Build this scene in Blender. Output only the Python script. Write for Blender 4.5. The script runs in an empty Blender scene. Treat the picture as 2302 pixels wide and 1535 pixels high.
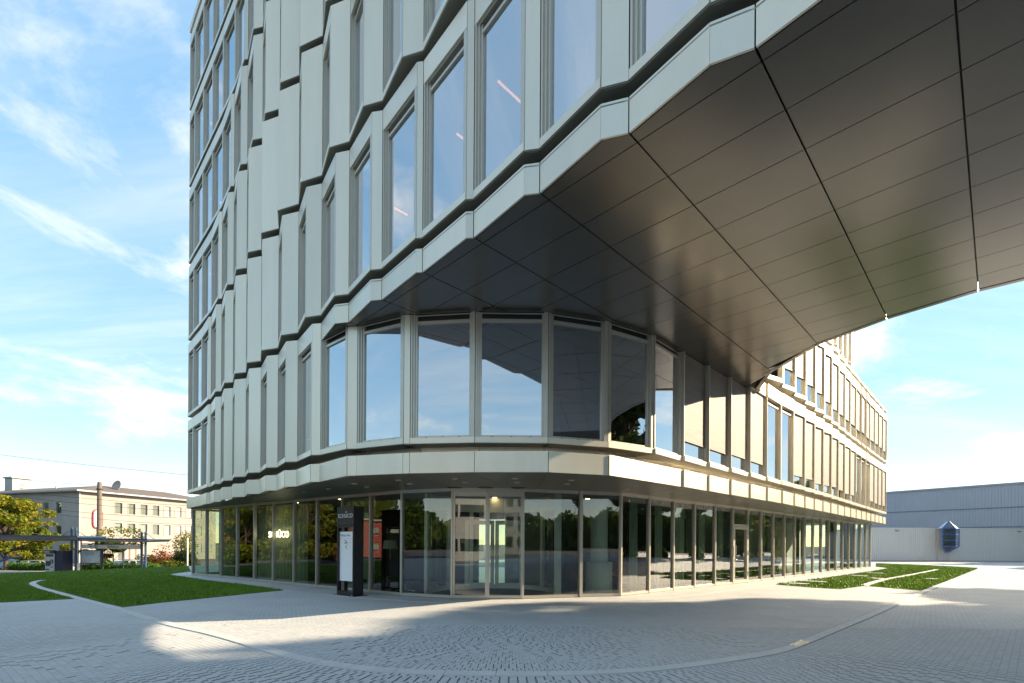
import bpy, bmesh, math, random
import numpy as np
from mathutils import Vector

random.seed(7)
rng = np.random.default_rng(11)
R = math.radians
scn = bpy.context.scene
col = scn.collection

# ------------------------------------------------------------------ camera
CAMZ = 1.55
FPX = 1095.0            # focal length in photo pixels (17 mm shift lens)
ROLL = R(0.36)
cam = bpy.data.cameras.new('camera')
cam.sensor_width = 36.0
cam.lens = FPX / 2302.0 * 36.0
cam.shift_y = (1222.4 - 767.5) / 2302.0
cam.clip_start = 0.1
cam.clip_end = 3000
camo = bpy.data.objects.new('camera', cam)
camo.location = (0, 0, CAMZ)
camo.rotation_euler = (R(90), -ROLL, 0)
col.objects.link(camo)
scn.camera = camo

# ------------------------------------------------------------------ sun and sky
SUN_AZ = math.atan2(0.985, 0.17)      # from +Y towards +X
SUN_EL = R(24)
world = bpy.data.worlds.new('World')
scn.world = world
world.use_nodes = True
wt = world.node_tree
wt.nodes.clear()
wout = wt.nodes.new('ShaderNodeOutputWorld')
wbg = wt.nodes.new('ShaderNodeBackground')
wbg.inputs['Strength'].default_value = 0.15
sky = wt.nodes.new('ShaderNodeTexSky')
sky.sky_type = 'NISHITA'
sky.sun_disc = False
sky.sun_elevation = SUN_EL
sky.sun_rotation = SUN_AZ
sky.air_density = 0.8
sky.dust_density = 0.0
sky.ozone_density = 3.0
sky.altitude = 1200
hsv = wt.nodes.new('ShaderNodeHueSaturation')
hsv.inputs['Saturation'].default_value = 2.55
hsv.inputs['Value'].default_value = 1.38
hsv.inputs['Hue'].default_value = 0.511
sgm = wt.nodes.new('ShaderNodeGamma')
sgm.inputs['Gamma'].default_value = 0.30          # hazier, more even clear sky than the raw model
wt.links.new(sky.outputs[0], sgm.inputs['Color'])
wt.links.new(sgm.outputs[0], hsv.inputs['Color'])
# thin fair-weather clouds, laid out on a flat layer high above (direction / height)
tc = wt.nodes.new('ShaderNodeTexCoord')
sep = wt.nodes.new('ShaderNodeSeparateXYZ')
wt.links.new(tc.outputs['Generated'], sep.inputs[0])
mz = wt.nodes.new('ShaderNodeMath'); mz.operation = 'MAXIMUM'; mz.inputs[1].default_value = 0.0
wt.links.new(sep.outputs['Z'], mz.inputs[0])
az = wt.nodes.new('ShaderNodeMath'); az.operation = 'ADD'; az.inputs[1].default_value = 0.16
wt.links.new(mz.outputs[0], az.inputs[0])
dv = wt.nodes.new('ShaderNodeVectorMath'); dv.operation = 'DIVIDE'
cmb = wt.nodes.new('ShaderNodeCombineXYZ')
for i in range(3):
    wt.links.new(az.outputs[0], cmb.inputs[i])
wt.links.new(tc.outputs['Generated'], dv.inputs[0])
wt.links.new(cmb.outputs[0], dv.inputs[1])

def cloud_layer(scale, rot, stretch, loc, lo, hi, detail, rough):
    mp = wt.nodes.new('ShaderNodeMapping')
    mp.inputs['Rotation'].default_value = (0, 0, rot)
    mp.inputs['Scale'].default_value = stretch
    mp.inputs['Location'].default_value = loc
    wt.links.new(dv.outputs[0], mp.inputs[0])
    n = wt.nodes.new('ShaderNodeTexNoise')
    n.inputs['Scale'].default_value = scale
    n.inputs['Detail'].default_value = detail
    n.inputs['Roughness'].default_value = rough
    n.inputs['Distortion'].default_value = 0.25
    wt.links.new(mp.outputs[0], n.inputs['Vector'])
    r = wt.nodes.new('ShaderNodeMapRange')
    r.interpolation_type = 'SMOOTHSTEP'
    r.inputs['From Min'].default_value = lo
    r.inputs['From Max'].default_value = hi
    wt.links.new(n.outputs['Fac'], r.inputs['Value'])
    return r.outputs[0]
puffs = cloud_layer(1.5, 0.3, (1.0, 1.0, 1.0), (9.1, 5.5, 0.0), 0.49, 0.80, 10, 0.62)
wisps = cloud_layer(0.8, R(-28), (0.5, 2.4, 1.0), (0.4, 1.7, 0.0), 0.36, 0.78, 8, 0.62)
wm = wt.nodes.new('ShaderNodeMath'); wm.operation = 'MULTIPLY'; wm.inputs[1].default_value = 0.36
wt.links.new(wisps, wm.inputs[0])
mx = wt.nodes.new('ShaderNodeMath'); mx.operation = 'MAXIMUM'
wt.links.new(puffs, mx.inputs[0]); wt.links.new(wm.outputs[0], mx.inputs[1])
mfac = wt.nodes.new('ShaderNodeMath'); mfac.operation = 'MULTIPLY'; mfac.inputs[1].default_value = 0.75
hz = wt.nodes.new('ShaderNodeMapRange'); hz.interpolation_type = 'SMOOTHSTEP'
hz.inputs['From Min'].default_value = 0.03; hz.inputs['From Max'].default_value = 0.28
wt.links.new(sep.outputs['Z'], hz.inputs['Value'])
mh_ = wt.nodes.new('ShaderNodeMath'); mh_.operation = 'MULTIPLY'
wt.links.new(mx.outputs[0], mh_.inputs[0]); wt.links.new(hz.outputs[0], mh_.inputs[1])
wt.links.new(mh_.outputs[0], mfac.inputs[0])
cmix = wt.nodes.new('ShaderNodeMixRGB')
cmix.inputs['Color2'].default_value = (2.1, 2.25, 2.5, 1)
wt.links.new(mfac.outputs[0], cmix.inputs['Fac'])
wt.links.new(hsv.outputs[0], cmix.inputs['Color1'])
wt.links.new(cmix.outputs[0], wbg.inputs['Color'])
wt.links.new(wbg.outputs[0], wout.inputs[0])

sun = bpy.data.lights.new('sun', 'SUN')
sun.energy = 2.0
sun.angle = R(0.53)
sun.color = (0.96, 0.975, 1.0)
suno = bpy.data.objects.new('sun', sun)
sdir = Vector((math.sin(SUN_AZ) * math.cos(SUN_EL), math.cos(SUN_AZ) * math.cos(SUN_EL), math.sin(SUN_EL)))
suno.rotation_euler = sdir.to_track_quat('Z', 'Y').to_euler()
suno.location = sdir * 200
col.objects.link(suno)

vs = scn.view_settings
vs.view_transform = 'Standard'
vs.look = 'None'
vs.exposure = 2.5
vs.use_white_balance = True
vs.white_balance_temperature = 11000
vs.gamma = 1.0
vs.use_curve_mapping = False
scn.render.engine = 'CYCLES'
scn.cycles.use_denoising = True
scn.cycles.max_bounces = 8
scn.cycles.diffuse_bounces = 4
scn.cycles.glossy_bounces = 5
scn.cycles.transmission_bounces = 4
scn.cycles.transparent_max_bounces = 14
scn.cycles.sample_clamp_indirect = 6.0
scn.cycles.caustics_reflective = True
scn.cycles.blur_glossy = 0.6
scn.cycles.caustics_refractive = False

# ------------------------------------------------------------------ plan helpers
S2 = math.sqrt(0.5)
def P(u, v):
    """plan grid of the building (two wings at a right angle) -> world x, y"""
    return Vector(((u + v) * S2, (v - u) * S2))

_ca, _sa = math.cos(ROLL), math.sin(ROLL)
def survey(px, py, z):
    """plan position of a point of known height measured in the photograph"""
    x1, y1 = px - 1151.0, 1222.4 - py
    tx, ty = x1 * _ca - y1 * _sa, x1 * _sa + y1 * _ca
    k = (z - CAMZ) / ty
    return Vector((tx * k, FPX * k))
def at(px, Y):
    """x for a photo column at distance Y"""
    return (px - 1151.0) * Y / FPX

# ------------------------------------------------------------------ materials
def newmat(name):
    m = bpy.data.materials.new(name)
    m.use_nodes = True
    return m, m.node_tree, m.node_tree.nodes['Principled BSDF']

def noise_fac(nt, scale, detail=5, rough=0.6, coord='Object', stretch=None):
    t = nt.nodes.new('ShaderNodeTexCoord')
    n = nt.nodes.new('ShaderNodeTexNoise')
    n.inputs['Scale'].default_value = scale
    n.inputs['Detail'].default_value = detail
    n.inputs['Roughness'].default_value = rough
    if stretch:
        mp = nt.nodes.new('ShaderNodeMapping')
        mp.inputs['Scale'].default_value = stretch
        nt.links.new(t.outputs[coord], mp.inputs[0])
        nt.links.new(mp.outputs[0], n.inputs['Vector'])
    else:
        nt.links.new(t.outputs[coord], n.inputs['Vector'])
    return n.outputs['Fac']

def ramp(nt, fac, stops):
    r = nt.nodes.new('ShaderNodeValToRGB')
    e = r.color_ramp.elements
    while len(e) < len(stops):
        e.new(0.5)
    for el, (p, c) in zip(e, stops):
        el.position = p
        el.color = (*c, 1)
    nt.links.new(fac, r.inputs[0])
    return r.outputs[0]

def mat(name, c1, c2=None, scale=6, rough=0.5, metal=0.0, bump=0.0, bscale=None, stretch=None, detail=5, spec=None, lo=0.3, hi=0.7, rvar=0.0):
    m, nt, b = newmat(name)
    c2 = c2 or tuple(x * 0.85 for x in c1)
    f = noise_fac(nt, scale, detail, stretch=stretch)
    nt.links.new(ramp(nt, f, [(lo, c1), (hi, c2)]), b.inputs['Base Color'])
    b.inputs['Roughness'].default_value = rough
    b.inputs['Metallic'].default_value = metal
    if spec is not None:
        b.inputs['Specular IOR Level'].default_value = spec
    if rvar:
        mr = nt.nodes.new('ShaderNodeMapRange')
        mr.inputs['To Min'].default_value = rough - rvar
        mr.inputs['To Max'].default_value = rough + rvar
        nt.links.new(f, mr.inputs['Value'])
        nt.links.new(mr.outputs[0], b.inputs['Roughness'])
    if bump:
        f2 = noise_fac(nt, bscale or scale * 8, 4)
        bp = nt.nodes.new('ShaderNodeBump')
        bp.inputs['Strength'].default_value = bump
        bp.inputs['Distance'].default_value = 0.02
        nt.links.new(f2, bp.inputs['Height'])
        nt.links.new(bp.outputs[0], b.inputs['Normal'])
    return m

def glass_mat(name, tint, base, rough=0.0, refl=(0.95, 0.97, 1.0)):
    m = bpy.data.materials.new(name)
    m.use_nodes = True
    nt = m.node_tree
    nt.nodes.clear()
    o = nt.nodes.new('ShaderNodeOutputMaterial')
    tr = nt.nodes.new('ShaderNodeBsdfTransparent'); tr.inputs[0].default_value = (*tint, 1)
    gl = nt.nodes.new('ShaderNodeBsdfGlossy'); gl.inputs['Roughness'].default_value = rough
    gl.inputs['Color'].default_value = (*refl, 1)
    fr = nt.nodes.new('ShaderNodeFresnel'); fr.inputs['IOR'].default_value = 1.6
    mr = nt.nodes.new('ShaderNodeMapRange')
    mr.inputs['From Min'].default_value = 0.05
    mr.inputs['From Max'].default_value = 1.0
    mr.inputs['To Min'].default_value = base
    mr.inputs['To Max'].default_value = 1.0
    nt.links.new(fr.outputs[0], mr.inputs['Value'])
    # panes are never perfectly flat
    f = noise_fac(nt, 0.9, 2)
    bp = nt.nodes.new('ShaderNodeBump'); bp.inputs['Strength'].default_value = 0.012; bp.inputs['Distance'].default_value = 0.05
    nt.links.new(f, bp.inputs['Height'])
    # every pane sits a hair out of true
    oi = nt.nodes.new('ShaderNodeObjectInfo')
    wn = nt.nodes.new('ShaderNodeTexWhiteNoise'); wn.noise_dimensions = '1D'
    nt.links.new(oi.outputs['Random'], wn.inputs['W'])
    sb = nt.nodes.new('ShaderNodeVectorMath'); sb.operation = 'SUBTRACT'; sb.inputs[1].default_value = (.5, .5, .5)
    nt.links.new(wn.outputs['Color'], sb.inputs[0])
    sc = nt.nodes.new('ShaderNodeVectorMath'); sc.operation = 'SCALE'; sc.inputs['Scale'].default_value = .014
    nt.links.new(sb.outputs[0], sc.inputs[0])
    ge = nt.nodes.new('ShaderNodeNewGeometry')
    ad = nt.nodes.new('ShaderNodeVectorMath'); ad.operation = 'ADD'
    nt.links.new(ge.outputs['Normal'], ad.inputs[0]); nt.links.new(sc.outputs[0], ad.inputs[1])
    nm = nt.nodes.new('ShaderNodeVectorMath'); nm.operation = 'NORMALIZE'
    nt.links.new(ad.outputs[0], nm.inputs[0])
    nt.links.new(nm.outputs[0], bp.inputs['Normal'])
    nt.links.new(bp.outputs[0], gl.inputs['Normal'])
    mix = nt.nodes.new('ShaderNodeMixShader')
    nt.links.new(mr.outputs[0], mix.inputs[0])
    nt.links.new(tr.outputs[0], mix.inputs[1])
    nt.links.new(gl.outputs[0], mix.inputs[2])
    nt.links.new(mix.outputs[0], o.inputs[0])
    return m

def emis(name, c, s):
    m, nt, b = newmat(name)
    b.inputs['Base Color'].default_value = (*c, 1)
    b.inputs['Emission Color'].default_value = (*c, 1)
    b.inputs['Emission Strength'].default_value = s
    return m

M = {}
def panel_mat():
    m, nt, b = newmat('champagne_metal')
    f = noise_fac(nt, 1.4, 6, .6, stretch=(1.6, 1.6, .22))
    c = ramp(nt, f, [(.25, (.70, .635, .53)), (.75, (.64, .58, .485))])
    oi = nt.nodes.new('ShaderNodeObjectInfo')
    mr = nt.nodes.new('ShaderNodeMapRange'); mr.inputs['To Min'].default_value = .92; mr.inputs['To Max'].default_value = 1.07
    nt.links.new(oi.outputs['Random'], mr.inputs['Value'])
    hs = nt.nodes.new('ShaderNodeHueSaturation'); nt.links.new(mr.outputs[0], hs.inputs['Value']); nt.links.new(c, hs.inputs['Color'])
    nt.links.new(hs.outputs[0], b.inputs['Base Color'])
    b.inputs['Metallic'].default_value = .5
    f2 = noise_fac(nt, 2.5, 5)
    m2 = nt.nodes.new('ShaderNodeMapRange'); m2.inputs['To Min'].default_value = .27; m2.inputs['To Max'].default_value = .42
    nt.links.new(f2, m2.inputs['Value']); nt.links.new(m2.outputs[0], b.inputs['Roughness'])
    f3 = noise_fac(nt, 1.1, 2)
    bp = nt.nodes.new('ShaderNodeBump'); bp.inputs['Strength'].default_value = .05; bp.inputs['Distance'].default_value = .02
    nt.links.new(f3, bp.inputs['Height']); nt.links.new(bp.outputs[0], b.inputs['Normal'])
    return m
M['panel'] = panel_mat()
M['frame'] = mat('frame_metal', (.50, .465, .405), (.46, .43, .375), 3, .36, .5)
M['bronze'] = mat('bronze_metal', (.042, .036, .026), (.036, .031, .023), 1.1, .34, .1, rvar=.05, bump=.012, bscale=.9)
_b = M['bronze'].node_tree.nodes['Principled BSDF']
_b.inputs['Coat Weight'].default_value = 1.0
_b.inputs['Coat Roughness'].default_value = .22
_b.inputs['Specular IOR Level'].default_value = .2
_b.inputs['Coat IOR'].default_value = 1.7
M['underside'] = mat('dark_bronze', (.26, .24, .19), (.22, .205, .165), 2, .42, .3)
M['canopyceil'] = mat('canopy_ceiling_metal', (.15, .135, .105), (.13, .115, .09), 1.1, .38, .3)
M['dark'] = mat('dark_recess', (.022, .022, .021), (.03, .03, .028), 5, .6)
M['glass'] = glass_mat('window_glass', (.60, .68, .66), .52)
M['gglass'] = glass_mat('storefront_glass', (.66, .78, .70), .13)
M['slab'] = mat('slab_concrete', (.34, .34, .33), (.28, .28, .27), 2, .7)
M['inwall'] = mat('interior_wall', (.42, .43, .41), (.36, .37, .36), 1, .7)
M['indark'] = mat('interior_dark', (.045, .05, .05), (.03, .035, .035), 1, .6)
M['white'] = mat('white_paint', (.78, .78, .76), (.74, .74, .72), 3, .45)
def blind_mat():
    m, nt, b = newmat('sun_blind_fabric')
    t = nt.nodes.new('ShaderNodeTexCoord')
    mp = nt.nodes.new('ShaderNodeMapping'); mp.inputs['Scale'].default_value = (0.6, 0.6, 9.0)
    nt.links.new(t.outputs['Object'], mp.inputs[0])
    n = nt.nodes.new('ShaderNodeTexNoise'); n.inputs['Scale'].default_value = 1.6; n.inputs['Detail'].default_value = 4
    nt.links.new(mp.outputs[0], n.inputs['Vector'])
    oi = nt.nodes.new('ShaderNodeObjectInfo')
    c = ramp(nt, n.outputs['Fac'], [(.25, (.155, .128, .115)), (.75, (.225, .19, .17))])
    hs = nt.nodes.new('ShaderNodeHueSaturation')
    mr = nt.nodes.new('ShaderNodeMapRange'); mr.inputs['To Min'].default_value = .86; mr.inputs['To Max'].default_value = 1.16
    nt.links.new(oi.outputs['Random'], mr.inputs['Value'])
    nt.links.new(mr.outputs[0], hs.inputs['Value'])
    nt.links.new(c, hs.inputs['Color'])
    nt.links.new(hs.outputs[0], b.inputs['Base Color'])
    b.inputs['Roughness'].default_value = .6
    w = nt.nodes.new('ShaderNodeTexWave'); w.bands_direction = 'Z'; w.inputs['Scale'].default_value = 14
    nt.links.new(t.outputs['Object'], w.inputs['Vector'])
    bp = nt.nodes.new('ShaderNodeBump'); bp.inputs['Strength'].default_value = .25; bp.inputs['Distance'].default_value = .01
    nt.links.new(w.outputs['Fac'], bp.inputs['Height']); nt.links.new(bp.outputs[0], b.inputs['Normal'])
    return m
M['blind'] = blind_mat()
M['railglass'] = glass_mat('smoked_rail_glass', (.30, .32, .33), .12)
M['lamp'] = emis('warm_tube', (1.0, .42, .22), .28)
M['spot'] = emis('lobby_spot', (1.0, .82, .6), 2.5)
M['signlit'] = emis('lit_lettering', (1.0, .97, .9), 1.2)
M['exit'] = emis('exit_sign_green', (.15, .7, .35), .8)

# ------------------------------------------------------------------ mesh helpers
class MB:
    def __init__(s):
        s.v = []; s.f = []; s.mi = []
    def quad(s, a, b, c, d, mi=0):
        n = len(s.v); s.v += [tuple(a), tuple(b), tuple(c), tuple(d)]; s.f.append((n, n+1, n+2, n+3)); s.mi.append(mi); return s
    def prism(s, poly, z0, z1, mi=0):
        """vertical prism over a plan polygon; z1 may be a list"""
        n = len(s.v); k = len(poly)
        ar = sum(poly[i][0]*poly[(i+1) % k][1]-poly[(i+1) % k][0]*poly[i][1] for i in range(k))
        if ar < 0:
            poly = list(reversed(poly))
        s.v += [(p[0], p[1], z0) for p in poly] + [(p[0], p[1], z1) for p in poly]
        s.f.append(tuple(range(n+k-1, n-1, -1))); s.f.append(tuple(range(n+k, n+2*k)))
        for i in range(k):
            j = (i+1) % k
            s.f.append((n+i, n+j, n+k+j, n+k+i))
        s.mi += [mi]*(k+2)
        return s
    def box(s, x0, x1, y0, y1, z0, z1, mi=0, fr=None):
        """box in a local frame fr=(origin, along, inward) or world axes"""
        c = [(x0, y0), (x1, y0), (x1, y1), (x0, y1)]
        if fr:
            o, a, i = fr
            c = [tuple(o + a*x + i*y) for x, y in c]
        return s.prism(c, z0, z1, mi)
    def tube(s, p0, p1, r0, r1=None, n=8, mi=0, cap=True):
        r1 = r0 if r1 is None else r1
        p0, p1 = Vector(p0), Vector(p1)
        d = (p1-p0).normalized()
        a = d.orthogonal().normalized(); b = d.cross(a)
        k = len(s.v)
        for p, r in ((p0, r0), (p1, r1)):
            for i in range(n):
                t = 2*math.pi*i/n
                s.v.append(tuple(p + a*math.cos(t)*r + b*math.sin(t)*r))
        for i in range(n):
            j = (i+1) % n
            s.f.append((k+i, k+j, k+n+j, k+n+i)); s.mi.append(mi)
        if cap:
            s.f.append(tuple(range(k+n-1, k-1, -1))); s.f.append(tuple(range(k+n, k+2*n))); s.mi += [mi, mi]
        return s
    def lathe(s, prof, c=(0, 0, 0), n=24, mi=0):
        k = len(s.v)
        for r, z in prof:
            for i in range(n):
                t = 2*math.pi*i/n
                s.v.append((c[0]+r*math.cos(t), c[1]+r*math.sin(t), c[2]+z))
        for q in range(len(prof)-1):
            for i in range(n):
                j = (i+1) % n
                s.f.append((k+q*n+i, k+q*n+j, k+(q+1)*n+j, k+(q+1)*n+i)); s.mi.append(mi)
        return s
    def build(s, name, mats, parent=None, smooth=False, loc=None, kind=None):
        me = bpy.data.meshes.new(name)
        me.from_pydata(s.v, [], s.f)
        for m in (mats if isinstance(mats, (list, tuple)) else [mats]):
            me.materials.append(m)
        if any(s.mi):
            me.polygons.foreach_set('material_index', s.mi)
        if smooth:
            me.polygons.foreach_set('use_smooth', [True]*len(me.polygons))
        me.update()
        o = bpy.data.objects.new(name, me)
        col.objects.link(o)
        if parent is not None:
            o.parent = parent
        if loc is not None:
            o.location = loc
        if kind:
            o['kind'] = kind
        return o

def tag(o, label, cat, group=None, kind=None):
    o['label'] = label; o['category'] = cat
    if group: o['group'] = group
    if kind: o['kind'] = kind
    return o
def thing(name, label, cat, loc=(0, 0, 0), rz=0, group=None):
    o = bpy.data.objects.new(name, None)
    o.empty_display_size = 0.3
    col.objects.link(o)
    o.location = loc; o.rotation_euler = (0, 0, rz)
    return tag(o, label, cat, group)
def struct(o):
    o['kind'] = 'structure'; return o
def copy_tree(o, parent=None):
    c = o.copy(); col.objects.link(c); c.parent = parent
    for ch in list(o.children):
        copy_tree(ch, c)
    return c
def text_mesh(name, body, size, mat_, parent=None, extrude=0.004, align='LEFT', spacing=1.0):
    cu = bpy.data.curves.new('t', 'FONT')
    cu.body = body; cu.size = size; cu.extrude = extrude; cu.align_x = align; cu.space_character = spacing
    t = bpy.data.objects.new('t', cu)
    col.objects.link(t)
    dg = bpy.context.evaluated_depsgraph_get()
    me = bpy.data.meshes.new_from_object(t.evaluated_get(dg))
    bpy.data.objects.remove(t)
    bpy.data.curves.remove(cu)
    me.materials.clear(); me.materials.append(mat_)
    o = bpy.data.objects.new(name, me)
    col.objects.link(o)
    if parent: o.parent = parent
    return o
# ================================================================== OFFICE BUILDING
ST = 3.61                                   # storey height
Z1 = 3.82
def SZ(k): return Z1 + ST*(k-1)             # sill level of storey k
SOF = 6.77                                  # underside of the bridge
GAP, LIN, SILL = .21, .45, .13
VF = 5.385                                  # front line of the tower
NJ = 20
def UJ(j): return -25.99 + 1.51*j
bld = thing('office_building', 'curved champagne-metal office building with sawtooth windows bridging over the plaza', 'building')

WP = {
 1: {2:.119, 3:.226, 4:.324, 5:.395, 6:.392, 7:.335, 8:.332, 9:.235},
 2: {2:.10, 3:.214, 4:.31, 5:.39, 6:.457, 7:.51, 8:.468, 9:.406, 10:.327, 11:.235, 12:.125, 13:.131, 14:.2325, 15:.357, 16:.476, 17:.56, 18:.60, 19:.60, 20:.58},
 3: {3:.135, 4:.224, 5:.36, 6:.446, 7:.532, 8:.59, 9:.552, 10:.475, 11:.417, 12:.41, 13:.43, 14:.46, 15:.50, 16:.53, 17:.55, 18:.55, 19:.54, 20:.52},
 4: {4:.12, 5:.23, 6:.31, 7:.44, 8:.536, 9:.603, 10:.59, 11:.53, 12:.48, 13:.46, 14:.47, 15:.5, 16:.5, 17:.5, 18:.5, 19:.5, 20:.5},
 5: {5:.117, 6:.31, 7:.42, 8:.52, 9:.60, 10:.63, 11:.58, 12:.53, 13:.5, 14:.48, 15:.48, 16:.48, 17:.48, 18:.48, 19:.48, 20:.48},
 6: {5:.06, 6:.16, 7:.27, 8:.38, 9:.48, 10:.56, 11:.6, 12:.58, 13:.54, 14:.5, 15:.48, 16:.48, 17:.48, 18:.48, 19:.48, 20:.48},
}
def Bp(j):
    if j < 0:
        return P(-27.02, VF+.01)
    return P(UJ(j), VF)
def Cp(j, k):
    w = WP[k].get(j, 0.0)
    b = Bp(j)
    k_ = (b.y + .8*w*w)/b.y
    return Vector(((b.x - w)*k_, b.y*k_)), w

def frame_of(A, C):
    a = (C-A); L = a.length; a = a/L
    inward = Vector((-a.y, a.x))
    return (A, a, inward), L

def window(A, C, z0, z1, blind=None, tilt=0, lintel=True, sillh=SILL, nolintel_top=None, slim=False):
    """one window bay from A (left) to C (right): lintel panel, sill panel, window > pane (> blind)"""
    fr, L = frame_of(A, C)
    g = .006
    zt = z1
    if lintel:
        if slim:
            o_, a_, i_ = fr
            MB().prism([o_-i_*.02+a_*g, o_+a_*(L-g), o_+i_*.32+a_*(L-g), o_+i_*.32+a_*g], z1-LIN, z1).build('lintel_panel', M['panel'], bld)
        else:
            MB().box(g, L-g, 0, .32, z1-LIN, z1, fr=fr).build('lintel_panel', M['panel'], bld)
        zt = z1-LIN
    if slim:
        o_, a_, i_ = fr
        MB().prism([o_-i_*.03+a_*g, o_-i_*.012+a_*(L-g), o_+i_*.22+a_*(L-g), o_+i_*.22+a_*g], z0, z0+sillh).build('sill_panel', M['panel'], bld)
    else:
        MB().box(g, L-g, -.012, .22, z0, z0+sillh, fr=fr).build('sill_panel', M['panel'], bld)
    if L < .28:
        MB().box(g, L-g, .02, .1, z0+sillh, zt, fr=fr).build('window', M['frame'], bld)
        return
    zb = z0+sillh
    l1, l2, l3 = (.045, .095, .145) if not slim else (.03, .06, .09)
    r1, r2 = (.10, .145) if not slim else (.06, .10)
    m = MB()
    m.box(.008, l1, .004, .26, zb, zt, fr=fr)
    m.box(l1, l2, .035 if not slim else .085, .22, zb, zt, fr=fr)
    m.box(l2, l3, .065 if not slim else .09, .2, zb, zt, fr=fr)
    m.box(L-r1, L-.008, .004, .26, zb, zt, fr=fr)
    m.box(L-r2, L-r1, .07 if not slim else .09, .2, zb, zt, fr=fr)
    m.box(l3, L-r2, .06, .2, zb+.001, zb+.055, fr=fr)
    m.box(l2, L-r1, .035 if not slim else .085, .05 if not slim else .1, zt-.035, zt-.012, fr=fr)
    m.box(l3, L-r2, .07, .2, zt-.19, zt-.13, fr=fr)
    m.box(l2, L-r1, .14, .22, zt-.13, zt-.001, mi=1, fr=fr)
    # drip caps on the sill rail
    for q in (.18, .5, .82):
        m.box(l3+(L-r2-l3)*q-.02, l3+(L-r2-l3)*q+.02, .054, .06, zb+.012, zb+.03, mi=1, fr=fr)
    w = m.build('window', [M['frame'], M['dark']], bld)
    o, a, i = fr
    p = lambda x, y: o + a*x + i*y
    A1, A2 = p(l3, .105), p(L-r2, .105)
    MB().quad((*A1, zb+.055), (*A2, zb+.055), (*A2, zt-.19), (*A1, zt-.19)).build('pane', M['glass'], w)
    if blind is not None:
        MB().box(l1+.004, L-r1-.004, .062, .074, zb+blind, zt-.04, fr=fr).box(l1+.004, L-r1-.004, .054, .08, zb+blind-.035, zb+blind, fr=fr).build('blind', M['blind'], w)
    return w

def wall_panel(A, B, z0, z1, name='wall_panel', g=.007, th=.09):
    fr, L = frame_of(A, B)
    if L < .03:
        return
    m = MB()
    gg = min(g, L*.2)
    m.box(gg, L-gg, 0, th, z0+.004, z1-.004, fr=fr)
    m.box(gg+.03 if L > .12 else gg, L-gg-.03 if L > .12 else L-gg, .03, .1, z0-.02, z0+.004, mi=1, fr=fr)
    return m.build(name, [M['panel'], M['underside']], bld)

def plan_inside(A, B, d):
    a = (B-A).normalized(); n = Vector((-a.y, a.x))
    return A+n*d, B+n*d

# ---- tower front: storeys 1..6
for k in range(1, 7):
    z0 = SZ(k); z1 = SZ(k+1)-GAP
    jmax = 9 if k == 1 else NJ
    for j in range(0, jmax+1):
        A = Bp(j-1); B = Bp(j); C, w = Cp(j, k)
        window(A, C if w > .03 else B, z0, z1)
        if w > .03:
            wall_panel(C, B, z0, z1)
        # dark underside of the bay
        Ai, Bi = P(UJ(j-1) if j > 0 else -26.9, VF+.46), P(UJ(j), VF+.46)
        e = .012
        n = Vector((S2, S2))*e
        poly = [A+n, C+n, B+n, Bi, Ai] if w > .03 else [A+n, B+n, Bi, Ai]
        MB().prism(poly, z0-.012, z0-.002).build('underside_panel', M['underside'], bld)

# ---- bridge edge band (soffit fascia) where there is no storey 1 below
zb0, zb1 = SOF, SZ(2)-GAP
for j in range(10, NJ+1):
    A = Bp(j-1); B = Bp(j); C, w = Cp(j, 2)
    for nm, (a_, b_) in (('fascia_panel', (A, C)), ('fascia_panel', (C, B))):
        fr, L = frame_of(a_, b_)
        if L > .04:
            MB().box(.002 if a_ is C else .008, L-(.008 if a_ is C else .002), 0, .028, zb0, zb1, fr=fr).build(nm, M['panel'], bld)
    MB().prism([A, C, B, P(UJ(j), VF+.46), P(UJ(j-1), VF+.46)], zb1-.05, zb1-.03).build('cover_plate', M['underside'], bld)

# ---- storey 1 round the corner, measured along its sill line
c10, b10 = survey(779.8, 1008.7, Z1), survey(802.7, 1008.1, Z1)
c11, b11 = survey(906.8, 997.4, Z1), survey(921.5, 997.4, Z1)
q0 = survey(1067, 994.5, Z1); q1 = survey(1232, 996.0, Z1); q2 = survey(1367, 1005.5, Z1)
zt1 = SOF-.004
window(Bp(9), c10, Z1, zt1, lintel=False)
wall_panel(c10, b10, Z1, zt1)
window(b10, c11, Z1, zt1, lintel=False)
wall_panel(c11, b11, Z1, zt1)
q3 = P(-6.09, 11.07)
corner = [(b11, q0), (q0, q1), (q1, q2), (q2, q3)]
for a_, b_ in corner:
    window(a_, b_, Z1, zt1, lintel=False)
for a_, b_ in [(Bp(9), c10), (c10, b10), (b10, c11), (c11, b11)] + corner:
    Ai, Bi = plan_inside(a_, b_, .45)
    MB().prism([a_, b_, Bi, Ai], Z1-.012, Z1-.002).build('underside_panel', M['underside'], bld)

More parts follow.
